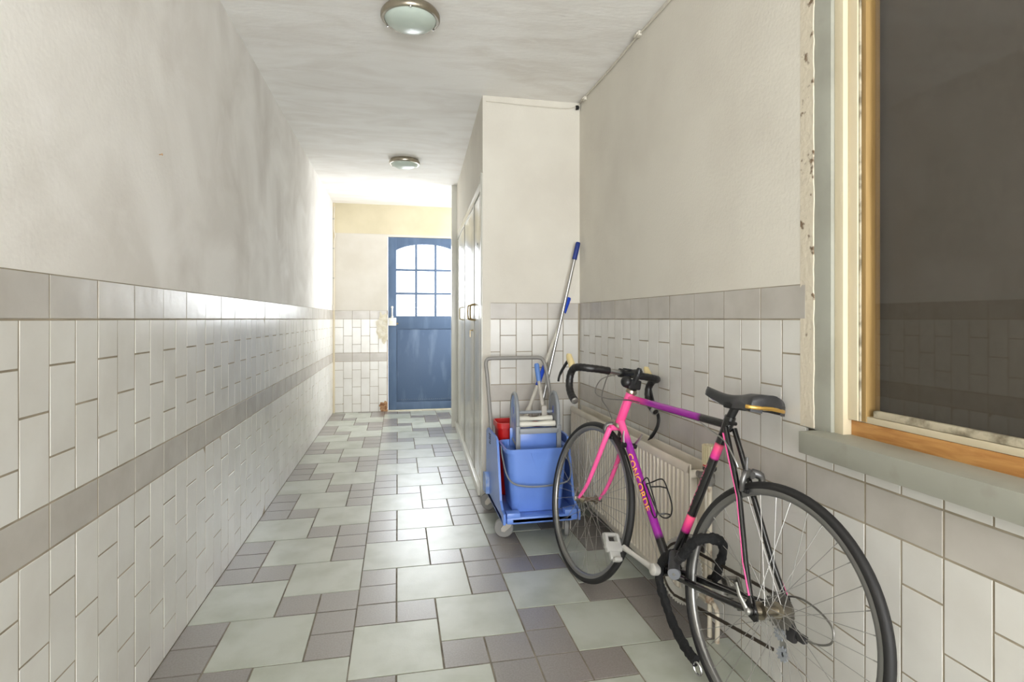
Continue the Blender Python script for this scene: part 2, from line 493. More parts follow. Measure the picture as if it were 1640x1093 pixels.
# far end wall with door opening
DX0, DX1, DZ = -.118, .795, 2.112
mb = MB()
mb.box((XL, YE, 0), (DX0, YE + .15, 12 * MOD))
mb.mat(1).box((XL, YE - .001, 12 * MOD), (DX0, YE + .15, 2.14)).box((DX1, YE - .001, 0), (2.0, YE + .15, 2.14))
mb.box((DX0, YE + .0, DZ), (DX1, YE + .15, 2.14))
mb.mat(2).box((XL, YE - .004, 2.14), (2.0, YE + .15, ZC))
we = obj('wall_end', mb, ['grout', 'plaster_far', 'cream_paint'], None, 0)
tag(we, 'far end wall with cream band over the blue door', 'wall', kind='structure')
fe = (V((0, YE - .0011, 0)), V((1, 0, 0)), V((0, 0, 1)), V((0, -1, 0)))
Wt, Bt = wall_rects(XL + .02, DX0 - .002, -.735, True)
lay(we, 'white_tile', 'white_tile', Wt, fe, JW, 300, .006)
lay(we, 'border_tile', 'band_tile', Bt, fe, JW, 300, .006)
def blob_patch(name, matn, cx, cz, rx, rz, parent, seed, y, t=.006):
    rr = random.Random(seed); poly = []
    for k in range(22):
        a = 2 * PI * k / 22; q = rr.uniform(.72, 1.12)
        poly.append((cx + rx * q * math.cos(a), cz + rz * q * math.sin(a)))
    poly = [(min(a, DX0 - .001), max(b, .001)) for a, b in poly]
    m_ = MB().prism(poly, lambda a, b, t_: V((a, y - t_, b)), 0, t)
    return obj(name, m_, matn, parent, 0)
blob_patch('bare_patch', 'bare_patch', -.17, 1.02, .085, .2, we, 3, YE - .002)
blob_patch('crumbled_patch', 'rubble', -.16, .05, .06, .075, we, 5, YE - .002, .012)

# wall behind / beyond the cupboard with an assumed, unseen window opening for the fill light
mb = MB().box((1.5, 5.78, 0), (1.62, YE, .8)).box((1.5, 5.78, 2.3), (1.62, YE, ZC)).box((1.5, 5.78, .8), (1.62, 5.86, 2.3)).box((1.5, YE - .08, .8), (1.62, YE, 2.3))
mb.box((.62, 5.72, 0), (1.62, 5.78, ZC))
tag(obj('wall_side', mb, 'plaster_far', None, 0), 'plaster return beyond the cupboard with an assumed, unseen window opening', 'wall', kind='structure')

# ------------------------------------------------------------------ blue door
door = empty('door_1', (DX0, YE + .03, 0), 'worn blue wooden door with nine panes at the far end', 'door', kind='structure')
di = invof(door)
DY0, DY1 = YE + .012, YE + .055
GX0, GX1, GZ0, GZ1 = DX0 + .103, DX1 - .103, 1.152, 2.0
def dbox(x0, x1, z0, z1, y0=DY0, y1=DY1, bev=.003): return MB().box((x0, y0, z0), (x1, y1, z1), bev)
for a, b in ((DX0 + .004, GX0), (GX1, DX1 - .004)): obj('stile', dbox(a, b, .012, DZ - .004), 'blue_door', door, inv=di)
obj('bottom_rail', dbox(GX0, GX1, .012, .105), 'blue_door', door, inv=di)
obj('lock_rail', dbox(GX0, GX1, .995, GZ0), 'blue_door', door, inv=di)
# arched top rail
cxm = (GX0 + GX1) / 2; hw = (GX1 - GX0) / 2
arch = [(cxm + hw * t, 1.955 + .075 * (1 - abs(t) ** 2.3)) for t in [i / 14 - 1 for i in range(29)]]
poly = [(GX0, DZ - .004)] + [(a, b) for a, b in arch] + [(GX1, DZ - .004)]
obj('top_rail', MB().prism(poly, lambda a, b, t: V((a, t, b)), DY0, DY1), 'blue_door', door, 30, di)
obj('panel', dbox(GX0 - .004, GX1 + .004, .1, 1.0, DY0 + .012, DY1 - .004, 0), 'blue_door_worn', door, inv=di)
mbn = MB()
for k in range(26):
    x = GX0 + .03 + (GX1 - GX0 - .06) * k / 25
    mbn.lathe([(.0035, 0), (.003, .002), (.0001, .003)], 6, (x, DY0 + .003, .135 + random.uniform(-.002, .002)), (0, -1, 0))
obj('raised_field', dbox(GX0 + .008, GX1 - .008, .113, .987, DY0 + .003, DY0 + .013, .003), 'blue_door_worn', door, inv=di)
obj('nail_row', mbn, 'chrome', door, inv=di)
PW = (GX1 - GX0) / 3
for k in (1, 2): obj('glazing_bar', dbox(GX0 + PW * k - .013, GX0 + PW * k + .013, GZ0, 2.025, DY0 + .005, DY1 - .005), 'blue_door', door, inv=di)
RZ = [GZ0, 1.427, 1.715, 2.03]
for z in RZ[1:3]: obj('glazing_bar', dbox(GX0, GX1, z - .013, z + .013, DY0 + .006, DY1 - .006), 'blue_door', door, inv=di)
for i in range(3):
    for j in range(3):
        obj('pane', MB().box((GX0 + PW * i + .008, DY0 + .018, RZ[j] + .008), (GX0 + PW * (i + 1) - .008, DY0 + .022, RZ[j + 1] - .008)), 'pane', door, 0, di)
lk = obj('rim_lock', MB().box((DX0 + .008, DY0 - .03, 1.035), (DX0 + .1, DY0, 1.13), .006), 'white_plastic', door, inv=di)
obj('lock_cylinder', MB().lathe([(.0001, .004), (.012, .004), (.013, 0)], 14, (DX0 + .045, DY0 - .03, 1.08), (0, -1, 0)), 'brass', lk, inv=di)
obj('lock_knob', MB().lathe([(.006, 0), (.006, .015), (.011, .02), (.009, .03), (.0001, .032)], 12, (DX0 + .115, DY0, 1.06), (0, -1, 0)), 'brass', door, inv=di)
obj('pull_handle', MB().tube(cr([(DX0 + .052, DY0 - .004, 1.145), (DX0 + .052, DY0 - .03, 1.165), (DX0 + .052, DY0 - .035, 1.2), (DX0 + .052, DY0 - .03, 1.235), (DX0 + .052, DY0 - .004, 1.255)], 4), .0085, 8)
    .lathe([(.016, 0), (.014, .006), (.0001, .008)], 12, (DX0 + .052, DY0, 1.258), (0, -1, 0)).lathe([(.016, 0), (.014, .006), (.0001, .008)], 12, (DX0 + .052, DY0, 1.142), (0, -1, 0)), 'white_plastic', door, inv=di)
# threshold
tag(obj('trim_1', MB().box((DX0, YE - .03, -.002), (DX1, YE + .06, .011), .002), 'bare_patch', None), 'pale worn threshold under the blue door', 'threshold', kind='structure')

# ------------------------------------------------------------------ built-in cupboard
cup = empty('built_in_cupboard', (XA + .01, YA + .06, 0), 'tall glossy grey-white built-in cupboard with three doors along the hall', 'cupboard')
ci = Matrix()
CROT = math.atan(.0383)
cup.rotation_euler = (0, 0, -CROT)
# local frame: +y along the hall, -x towards the hall
TOPZ = 1.93
def cbox(x0, x1, y0, y1, z0, z1, bev=.003): return MB().box((x0, y0, z0), (x1, y1, z1), bev)
obj('frame_post', cbox(-.014, .03, -.055, .03, .0, TOPZ + .09), 'cup_paint', cup)
obj('edge_strip', cbox(-.019, -.012, -.058, -.042, 1.2, TOPZ + .09, .001), 'cup_edge', cup)
ys = [.03, .50, 1.36, 2.22]
for a in (ys[1], ys[2], ys[3]): obj('frame_post', cbox(-.010, .03, a - .034, a + .034, .0, TOPZ + .04), 'cup_edge', cup)
obj('head_rail', cbox(-.012, .03, .03, 2.25, TOPZ, TOPZ + .06), 'cup_paint', cup)
obj('plinth', cbox(-.03, .03, .03, 2.3, 0, .06), 'cup_paint', cup)
for k in range(3):
    a, b = ys[k] + (.004 if k == 0 else .038), ys[k + 1] - .038
    d = obj('cupboard_door', cbox(-.006, .018, a, b, .066, TOPZ - .004), 'cup_paint', cup)
    hy = (b - .05, a + .05, a + .05)[k]
    obj('handle', MB().tube(cr([(-.006, hy, 1.11), (-.035, hy, 1.115), (-.042, hy, 1.13), (-.042, hy, 1.2), (-.035, hy, 1.215), (-.006, hy, 1.22)], 4), .006, 8), 'brass' if k < 2 else 'valve_cream', d)
    if k == 1:
        obj('key', MB().lathe([(.013, 0), (.012, .003), (.004, .004), (.004, .02)], 10, (-.006, a + .03, 1.035), (-1, 0, 0)).box((-.03, a + .027, .985), (-.027, a + .033, 1.035)), 'brass', d)
    obj('spot_hole', MB().lathe([(.009, 0), (.006, .003), (.0001, .003)], 10, (-.006, (a + b) / 2, 1.62), (-1, 0, 0)), 'spot', d)
# post at the far end of the cupboard, plaster over the cupboard
mb = MB().prism([(XA, YA + .1), (XA + .088, 5.74), (XA + .2, 5.74), (XA + .2, YA + .1)], lambda a, b, t: V((a, b, t)), TOPZ + .055, ZC)
mb.prism([(XA + .06, YA + .12), (XA + .15, 5.74), (XA + .2, 5.74), (XA + .2, YA + .12)], lambda a, b, t: V((a, b, t)), 0, TOPZ + .06)
tag(obj('wall_bulkhead', mb, 'plaster', None, 0), 'plaster wall above the built-in cupboard', 'wall', kind='structure')
tag(obj('trim_2', MB().box((.545, 5.735, 0), (.64, 5.80, ZC), .004), 'cup_paint', None), 'full-height grey-white corner post past the cupboard', 'post', kind='structure')

# ------------------------------------------------------------------ window on the right
win = empty('window_1', (XR, WJ, SILL_T), 'large window with cream frame, bare pine strip and dark glass', 'window', kind='structure')
wi = invof(win)
ZT = 2.32
def wbox(x0, x1, y0, y1, z0, z1, bev=.002): return MB().box((x0, y0, z0), (x1, y1, z1), bev)
XB = 1.215
obj('grey_post', wbox(1.140, XB, 1.290, WJ + .056, SILL_T - .004, ZT), 'grey_paint', win, inv=wi)
obj('frame_upright', wbox(1.1505, XB, 1.2597, 1.2895, SILL_T - .004, ZT), 'cream_gloss', win, inv=wi)
obj('sash_upright', wbox(1.165, XB, 1.2288, 1.2592, .853, ZT), 'cream_gloss', win, inv=wi)
obj('glazing_bead', wbox(1.1685, XB, 1.2235, 1.2283, .853, ZT, .001), 'putty', win, inv=wi)
obj('inner_stop', wbox(1.172, XB, 1.2085, 1.2232, .853, ZT), 'ochre_wood', win, inv=wi)
obj('frame_upright', wbox(1.140, XB, WN, WN + .08, SILL_T - .004, ZT), 'cream_gloss', win, inv=wi)
obj('frame_head', wbox(1.150, XB, WN + .08, 1.1925, ZT - .06, ZT), 'cream_gloss', win, inv=wi)
obj('pine_strip', wbox(1.175, XB, WN + .08, 1.2592, SILL_T - .004, .8505), 'raw_wood', win, inv=wi)
obj('sash_rail', wbox(1.1745, XB, WN + .08, 1.2592, .851, .8675, .002), 'cream_gloss', win, inv=wi)
obj('glazing_bead', wbox(1.176, 1.1925, WN + .08, 1.192, .868, .886, .004), 'putty', win, inv=wi)
obj('pane', wbox(1.1835, 1.1875, WN + .08, 1.1925, .868, ZT - .06, 0), 'dark_pane', win, 0, wi)
obj('dark_room_board', wbox(1.235, 1.245, WN, WJ + .04, .75, ZT + .02, 0), 'dark_room', win, 0, wi)  # added board in place of the dark interior seen through the pane
obj('sill', wbox(1.072, 1.24, WN - .05, 1.33, SILL_B, SILL_T, .004), 'grey_paint', win, inv=wi)
# chipped plaster edge beside the grey post
mb = MB()
rr = random.Random(4); zs = [12 * MOD * i / 20 for i in range(21)]
pts = [(1.379 + rr.uniform(-.004, .002), SILL_T + (ZC - .02 - SILL_T) * i / 60) for i in range(61)]
poly = [(1.3985 if False else 1.405, SILL_T)] + [(1.352 + rr.uniform(-.004, .003), z) for _, z in pts] + [(1.405, pts[-1][1])]
poly2 = [(1.351 + rr.uniform(-.0022, .0012), z) for _, z in pts] + [(1.402, pts[-1][1]), (1.402, pts[0][1])]
mb.prism(poly2, lambda a, b, t: V((t, a, b)), XR - .0015, XR + .002)
tag(obj('trim_3', mb, 'chipped_cream', None, 0), 'chipped cream plaster edge beside the grey window post', 'trim', kind='structure')

# ------------------------------------------------------------------ ceiling lamps
def lamp(loc, label):
    e = empty('ceiling_lamp', loc, label, 'lamp', 'round ceiling lamps')
    obj('rim', MB().lathe([(.112, 0), (.122, -.004), (.131, -.018), (.131, -.034), (.126, -.040), (.115, -.040), (.113, -.030)], 48), 'nickel', e)
    obj('glass_bowl', MB().lathe([(.116, -.034), (.112, -.042), (.098, -.054), (.075, -.065), (.045, -.072), (.0001, -.075)], 48), 'lamp_glass', e)
    for k in range(3):
        a = .5 + k * 2 * PI / 3
        obj('clip', MB().lathe([(.006, 0), (.006, .006), (.0001, .008)], 10, (.119 * math.cos(a), .119 * math.sin(a), -.037), (-.3 * math.cos(a), -.3 * math.sin(a), -1)), 'chrome', e)
    return e
lamp((.056, 2.53, ZC), 'nearer round nickel-rimmed ceiling lamp with frosted green glass')
lamp((.058, 4.90, ZC), 'farther round ceiling lamp with frosted glass, near the blue door')

tag(obj('wall_nail', MB().lathe([(.0015, 0), (.0015, .008), (.004, .008), (.0035, .01), (.0001, .0105)], 8, (XL + .001, 1.98, 1.647), (1, 0, .1)), 'rubble', None), 'small rusty nail in the smudged left plaster wall', 'nail')
# cable along the right wall top, clips, black lump, far-left cable
cab = empty('wall_cable', (XR - .01, 2.5, ZC - .02), 'thin white cable clipped along the right wall just under the ceiling', 'cable')
ki = invof(cab)
path = cr([(XA + .02, YA - .006, ZC - .035), (.62, YA - .005, ZC - .036), (.72, YA - .005, ZC - .04), (.9, YA - .005, ZC - .042), (1.06, YA - .005, ZC - .04), (XR - .012, YA - .01, ZC - .012), (XR - .008, 3.34, ZC - .008), (XR - .010, 3.2, ZC - .012), (XR - .008, 2.95, ZC - .02), (XR - .008, 2.7, ZC - .022), (XR - .009, 2.49, ZC - .018), (XR - .008, 2.2, ZC - .026), (XR - .008, 1.6, ZC - .03), (XR - .008, .2, ZC - .03)], 6)
obj('cord', MB().tube(path, .0038, 8), 'cable_white', cab, inv=ki)
for y, z in ((3.26, -.02), (2.475, -.018)):
    obj('clip', MB().box((XR - .02, y - .015, ZC + z - .012), (XR - .001, y + .015, ZC + z + .012), .004).box((XR - .026, y - .008, ZC + z - .004), (XR - .001, y + .03, ZC + z + .006), .002), 'cable_white', cab, inv=ki)
mb = MB(); rr = random.Random(2)
bm = bmesh.new(); bmesh.ops.create_icosphere(bm, subdivisions=3, radius=1)
for v in bm.verts:
    q = .75 + .35 * math.sin(v.co.x * 3 + 1) * math.cos(v.co.z * 2.5) + .1 * math.sin(v.co.y * 7)
    v.co = V((XR - .021 + v.co.x * .017 * q, YA - .016 + v.co.y * .014 * q, ZC - .036 + v.co.z * .02 * q))
bm.verts.index_update(); mb.add([v.co.copy() for v in bm.verts], [[v.index for v in f.verts] for f in bm.faces]); bm.free()
tag(obj('putty_lump', mb, 'plug_black', None), 'small black lump stuck in the upper corner under the ceiling', 'lump')
cab2 = empty('corner_cable', (XL + .02, YE - .02, 1.2), 'thin white cable running down the far left corner', 'cable')
k2 = invof(cab2)
obj('cord', MB().tube(cr([(XL + .022, YE - .035, ZC - .05), (XL + .012, YE - .03, 2.2), (XL + .03, YE - .04, 2.1), (XL + .014, YE - .03, 2.0), (XL + .012, YE - .03, 1.5), (XL + .014, YE - .045, 1.25), (XL + .01, YE - .06, 1.23), (XL + .01, YE - .09, 1.28)], 6), .006, 8), 'cable_white', cab2, inv=k2)
for z in (2.3, 1.95, 1.6): obj('clip', MB().box((XL + .001, YE - .04, z - .008), (XL + .022, YE - .02, z + .008), .002), 'cup_edge', cab2, inv=k2)
tag(obj('trim_4', MB().box((XL + .001, YE - .02, 0), (XL + .022, YE, ZC - .001), .003), 'cream_gloss', None), 'narrow pale corner strip at the far left corner', 'trim', kind='structure')

# ------------------------------------------------------------------ radiator
RX, RY0, RY1, RZ0, RZ1 = 1.030, 1.845, 3.245, .078, .588
rad = empty('radiator', (RX + .05, (RY0 + RY1) / 2, RZ0), 'long off-white ribbed panel radiator under the tiled right wall', 'radiator')
ri = invof(rad)
def rib_panel(x, depth, y0, y1, z0, z1, n):
    m_ = MB(); prof = []
    pitch = (y1 - y0 - .03) / n
    prof.append((y0, .004)); prof.append((y0 + .012, 0))
    for k in range(n):
        a = y0 + .015 + k * pitch
        prof += [(a, 0), (a + pitch * .32, 0), (a + pitch * .45, .007), (a + pitch * .83, .007), (a + pitch * .96, 0)]
    prof += [(y1 - .012, 0), (y1, .004)]
    zz = [(z0, .006), (z0 + .008, .001), (z0 + .03, .0), (z0 + .034, 1), (z1 - .034, 1), (z1 - .03, 0.), (z1 - .008, .001), (z1, .006)]
    vs = []; fs = []; np_ = len(prof)
    for z, q in zz:
        for y, dx in prof:
            e = dx if q == 1 else (q if q > 0 else 0)
            vs.append((x + e, y, z))
    for i in range(len(zz) - 1):
        for j in range(np_ - 1):
            fs.append([i * np_ + j, i * np_ + j + 1, (i + 1) * np_ + j + 1, (i + 1) * np_ + j])
    m_.add(vs, fs)
    m_.box((x + .0085, y0 + .001, z0), (x + depth, y1 - .001, z1))
    return m_
obj('front_panel', rib_panel(RX, .014, RY0, RY1, RZ0, RZ1, 42), 'radiator', rad, 35, ri)
obj('rear_panel', MB().box((1.098, RY0, RZ0), (1.112, RY1, RZ1 + .004), .004), 'radiator', rad, inv=ri)
mb = MB()
for k in range(54):
    y = RY0 + .05 + k * .0245
    mb.box((RX + .016, y, RZ0 + .06), (1.096, y + .002, RZ1 - .05))
obj('convector_fins', mb, 'radiator', rad, 0, ri)
for y in (RY0 + .02, RY1 - .02):
    for z in (RZ0 + .04, RZ1 - .04):
        obj('header_tube', MB().tube([(RX + .012, y, z), (1.10, y, z)], .016, 14), 'radiator', rad, inv=ri)
for y in (RY0 + .2, RY1 - .2):
    for z in (RZ0 + .1, RZ1 - .1): obj('wall_bracket', MB().box((1.11, y, z - .03), (XR - .006, y + .03, z + .03), .002), 'radiator', rad, inv=ri)
vx, vy, vz = 1.075, 1.775, .552
vb = obj('valve_body', MB().tube([(vx, RY0 + .01, vz), (vx, vy - .018, vz)], .011, 12).lathe([(.017, 0), (.019, .004), (.019, .018), (.017, .022)], 6, (vx, RY0 - .04, vz), (0, 1, 0)).lathe([(.0001, -.02), (.016, -.02), (.018, -.01), (.018, .018), (.014, .024), (.014, .034)], 14, (vx, vy, vz)), 'steel', rad, inv=ri)
obj('pipe', MB().tube([(vx, vy, vz - .015), (vx, vy, -.0)], .0085, 10).lathe([(.0001, .12), (.0135, .12), (.015, .125), (.015, .14), (.011, .145), (.011, .17), (.015, .175), (.015, .19), (.0001, .195)], 6, (vx, vy, 0)), 'rusty_white', rad, inv=ri)
kb = obj('thermostat_knob', MB().lathe([(.0001, .03), (.019, .03), (.0235, .036), (.0235, .048)], 20, (vx, vy, vz)).mat(0), 'black_plastic', rad, inv=ri)
mb = MB().lathe([(.0001, .048), (.0245, .048), (.0245, .06), (.021, .062), (.021, .118), (.0001, .12)], 24, (vx, vy, vz))
for k in range(20):
    a = 2 * PI * k / 20
    mb.box((-.0018, .0195, .058), (.0018, .0262, .122), 0, Matrix.Translation((vx, vy, vz)) @ Matrix.Rotation(a, 4, 'Z'))
obj('slotted_cap', mb, 'valve_cream', kb, inv=ri)
obj('red_mark', MB().box((vx - .0265, vy - .012, vz + .051), (vx - .0235, vy + .0, vz + .055)), 'red_plastic', kb, inv=ri)
obj('return_pipe', MB().tube(cr([(vx, RY0 + .01, RZ0 + .04), (vx, vy + .03, RZ0 + .04), (vx + .004, vy - .035, RZ0 + .035), (vx + .004, vy - .04, 0)], 5), .0085, 10), 'rusty_white', rad, inv=ri)

# ------------------------------------------------------------------ mop trolley
tr = empty('mop_trolley', (.71, 2.97, 0), 'blue mop trolley chassis on casters with grey tube handle', 'cleaning cart')
ti = invof(tr)
def rrect(cx, cy, hx, hy, r, z, n=5):
    out = []
    for sx, sy, a0 in ((1, 1, 0), (-1, 1, PI / 2), (-1, -1, PI), (1, -1, 3 * PI / 2)):
        for k in range(n + 1):
            a = a0 + PI / 2 * k / n
            out.append(V((cx + sx * (hx - r) + r * math.cos(a), cy + sy * (hy - r) + r * math.sin(a), z)))
    return out
# chassis: tray + side walls
ch = MB()
ch.loft([rrect(.712, 2.975, .195, .268, .05, .094), rrect(.712, 2.975, .2, .272, .05, .10), rrect(.712, 2.975, .2, .272, .05, .118), rrect(.712, 2.975, .19, .262, .05, .122)])
sp = [(2.703, .094), (2.703, .148), (2.755, .152), (2.80, .185), (2.845, .32), (2.88, .44), (2.905, .476), (2.94, .484), (3.2, .484), (3.24, .46), (3.255, .094)]
for x0, x1 in ((.512, .524), (.90, .912)):
    ch.prism(sp, lambda a, b, t: V((t, a, b)), x0, x1)
ch.box((.53, 3.23, .12), (.89, 3.255, .44), .006)
ch.box((.53, 2.703, .095), (.895, 2.735, .128), .008)
ch.box((.53, 2.703, .12), (.60, 2.76, .15), .008).box((.83, 2.703, .12), (.895, 2.76, .15), .008)
cho = obj('chassis', ch, 'blue_plastic', tr, 30, ti)
mb = MB()
for j, (y, ln) in enumerate(((.0, .05), (.012, .035), (.024, .045), (.036, .025), (.048, .04))):
    mb.box((.5105, 3.09, .46 - y), (.5122, 3.09 + ln, .466 - y))
obj('printed_text', mb, 'print', cho, 0, ti)
obj('wheel_arm', MB().prism([(3.13, .12), (3.13, .2), (3.17, .235), (3.235, .22), (3.25, .16), (3.25, .11)], lambda a, b, t: V((t, a, b)), .492, .512), 'pale_blue', tr, 30, ti)
# bucket
bk = MB()
prof = [(.125, .128, .095, .03), (.14, .135, .1, .035), (.30, .148, .11, .04), (.43, .158, .117, .04), (.432, .17, .128, .045), (.452, .171, .129, .045), (.453, .166, .124, .042), (.445, .155, .115, .04), (.30, .144, .106, .038), (.15, .13, .096, .032)]
bk.loft([rrect(.712 - .004, 2.885, hx, hy, r, z, 6) for z, hx, hy, r in prof])
# spout dent on the front face
bke = empty('bucket', (.708, 2.885, .125), 'blue plastic bucket sitting in the mop trolley, grey handle hanging', 'bucket')
bi = invof(bke)
bko = obj('bucket_body', bk, 'blue_plastic', bke, 45, bi)
obj('spout', MB().loft([[V((.712 + s_ * (.012 + .035 * t), 2.885 - .111 - .012 * t, .33 + .115 * t)) for s_ in (-1, -.5, 0, .5, 1)] + [V((.712 + s_ * (.012 + .035 * t), 2.885 - .098 - .012 * t, .33 + .115 * t)) for s_ in (1, .5, 0, -.5, -1)] for t in (0, .5, 1)]), 'blue_plastic', bko, 50, bi)
bail = cr([(.535, 2.885, .445), (.533, 2.84, .40), (.545, 2.78, .32), (.575, 2.745, .285), (.64, 2.735, .27), (.712, 2.733, .267), (.80, 2.735, .272), (.86, 2.748, .285), (.888, 2.79, .325), (.885, 2.85, .4), (.882, 2.885, .445)], 5)
mbb = MB()
bailm = MB().tube(bail, .0085, 8, squash=.45)
bo = obj('bucket_handle', bailm, 'grey_plastic', bke, 50, bi)
# wringer
wg = empty('mop_wringer', (.733, 2.95, .40), 'grey and blue mop wringer with rollers on top of the blue bucket', 'wringer')
gi = invof(wg)
wx0, wx1 = .622, .845
pl = [(2.875, .44), (2.875, .60), (2.885, .655), (2.905, .69), (2.935, .71), (2.965, .712), (2.995, .70), (3.02, .67), (3.035, .62), (3.035, .50), (2.99, .462)]
wr0 = None
for k, x in enumerate((wx0, wx1)):
    p_ = obj('wringer_plate', MB().prism(pl, lambda a, b, t: V((t, a, b)), x - .006, x + .006), 'pale_blue' if k == 0 else 'grey_plastic', wg, 30, gi)
    edge = [(x, a, b) for a, b in pl]
    obj('plate_edge', MB().tube(edge + [(x, 2.88, .445)], .0105, 8), 'grey_plastic', p_, 50, gi)
    obj('slot', MB().box((x - .0075, 2.95, .60), (x + .0075, 2.962, .64), .002), 'royal_blue', p_, inv=gi)
    obj('upright', MB().box((x - .012, 2.858, .40), (x + .012, 2.876, .55), .004), 'grey_plastic', wg, inv=gi)
obj('wringer_crossbar', MB().box((wx0, 2.858, .508), (wx1, 2.882, .536), .005), 'grey_plastic', wg, inv=gi)
def roller(y, z, r, dip):
    pr = [(.0001, 0), (r, 0)] + [(r - dip * math.exp(-((t - .5) / .16) ** 2), (wx1 - wx0 - .02) * t) for t in [i / 16 for i in range(17)]] + [(.0001, wx1 - wx0 - .02)]
    return MB().lathe(pr, 18, (wx0 + .01, y, z), (1, 0, 0))
obj('wringer_roller', roller(2.905, .552, .016, .004), 'roller', wg, inv=gi)
obj('wringer_roller', roller(2.965, .568, .018, .007), 'roller', wg, inv=gi)
obj('wringer_axle', MB().tube([(wx0, 2.97, .606), (wx1, 2.97, .606)], .009, 12), 'grey_plastic', wg, inv=gi)
obj('wringer_funnel', MB().box((wx0 + .006, 2.884, .40), (wx1 - .006, 2.894, .51), .003).box((wx0 - .02, 2.983, .42), (wx1 + .008, 2.993, .52), .004).box((wx1 + .003, 2.9, .44), (wx1 + .009, 2.99, .50)), 'blue_plastic', wg, inv=gi)
lev = obj('press_lever', MB().tube([(.79, 2.975, .59), (.788, 2.985, .63), (.775, 3.03, .78)], [.013, .0115, .010], 12).box((.775, 2.955, .585), (.805, 2.99, .64), .006), 'caster_body', wg, inv=gi)
obj('lever_grip', MB().lathe([(.0001, 0), (.013, 0), (.0135, .02), (.0145, .06), (.0145, .09), (.011, .1), (.0001, .102)], 14, (.7765, 3.027, .768), (-.09, .22, 1)), 'grip_blue', lev, inv=gi)
# handle
hp = cr([(.553, 3.2, .215), (.552, 3.2, .25), (.535, 3.215, .50), (.515, 3.236, .80)], 4)[:-1] + cr([(.515, 3.236, .80), (.509, 3.240, .85), (.518, 3.243, .878), (.548, 3.244, .885)], 4)[:-1] + cr([(.548, 3.244, .885), (.7, 3.244, .885), (.825, 3.244, .885)], 3)[:-1] + cr([(.825, 3.244, .885), (.85, 3.243, .878), (.868, 3.240, .845), (.878, 3.23, .79)], 4)[:-1] + cr([(.878, 3.23, .79), (.90, 3.215, .60), (.905, 3.2, .35), (.905, 3.2, .25)], 4)
obj('push_handle', MB().tube(hp, .0115, 12), 'grey_tube', tr, inv=ti)
obj('handle_socket', MB().lathe([(.018, 0), (.018, .03), (.0145, .034)], 14, (.553, 3.2, .2), (0, 0, 1)), 'grey_plastic', tr, inv=ti)
# casters
def caster(x, y, ang, r=.046):
    z = r
    rot = Matrix.Translation((x, y, 0)) @ Matrix.Rotation(ang, 4, 'Z')
    f = MB().lathe([(.0001, .095), (.03, .095), (.033, .088), (.033, .082), (.012, .08)], 18, (x, y, 0))
    for s in (-1, 1):
        f.prism([(-.012, .085), (.024, .085), (.048, .052), (.046, .036), (.03, .034), (.0, .06)], lambda a, b, t: rot @ V((a, t, b)), s * .016, s * .021)
    fo = obj('caster', f, 'caster_body', tr, 40, ti)
    c = rot @ V((.036, 0, z)); ax = rot.to_3x3() @ V((0, 1, 0))
    obj('caster_wheel', MB().lathe([(.0001, -.011), (.03, -.011), (r - .006, -.012), (r - .0005, -.007), (r - .0005, .007), (r - .006, .012), (.03, .011), (.0001, .011)], 24, c, ax), 'caster_rubber', fo, 40, ti)
caster(.566, 2.785, 2.85, .05); caster(.548, 3.19, 2.45, .05); caster(.866, 2.785, -1.9, .048); caster(.868, 3.18, .6)
# red bucket standing in the rear of the trolley
rb = MB()
rb.loft([rrect(.69, 3.138, hx, hy, .03, z, 5) for z, hx, hy in ((.123, .115, .058), (.13, .12, .062), (.50, .137, .078), (.502, .144, .085), (.532, .145, .086), (.533, .139, .08), (.50, .131, .073), (.14, .113, .058))])
tag(obj('red_bucket', rb, 'red_plastic', None, 45), 'red plastic bucket standing behind the wringer on the trolley', 'bucket')

# ------------------------------------------------------------------ mop poles in the corner
def pole(name, top, bot, r, label, grip_mat, shaft_mat, grip_len, lower=None):
    top = V(top); bot = V(bot)
    e = empty(name, tuple(bot), label, 'mop', 'mop handles in the corner')
    ei = invof(e); ax = (top - bot).normalized(); Ln = (top - bot).length
    obj('shaft', MB().tube([bot, bot + ax * (Ln - grip_len * .6)], r, 12), shaft_mat, e, inv=ei)
    obj('grip', MB().lathe([(r, 0), (r * 1.45, .002), (r * 1.45, grip_len - .012), (r * 1.2, grip_len - .003), (.0001, grip_len)], 14, top - ax * grip_len, ax), grip_mat, e, inv=ei)
    if lower:
        a, b = lower
        obj('sleeve', MB().lathe([(r, 0), (r * 1.5, .004), (r * 1.35, b - a - .004), (r, b - a)], 14, bot + ax * a, ax), 'royal_blue', e, inv=ei)
        obj('connector', MB().lathe([(.0001, 0), (r * 1.6, .0), (r * 1.5, a - .19), (r * 1.7, a - .18), (r * 1.7, a - .15), (r * 1.25, a - .13), (r * 1.1, a)], 14, bot, ax), 'pole_white', e, inv=ei)
    return e
p1 = pole('mop', (1.108, 3.326, 1.60), (.722, 3.285, .0), .0105, 'silver mop pole with navy grip leaning highest into the corner', 'navy', 'alu', .115)
obj('mop_clamp', MB().box((.70, 3.268, 0), (.755, 3.308, .03), .004), 'grey_plastic', p1, inv=invof(p1))
pole('mop', (1.062, 3.368, 1.253), (.60, 3.128, .215), .0098, 'shorter pale mop pole with bright blue sleeves behind the silver one', 'royal_blue', 'pole_white', .11, (.56, .70))

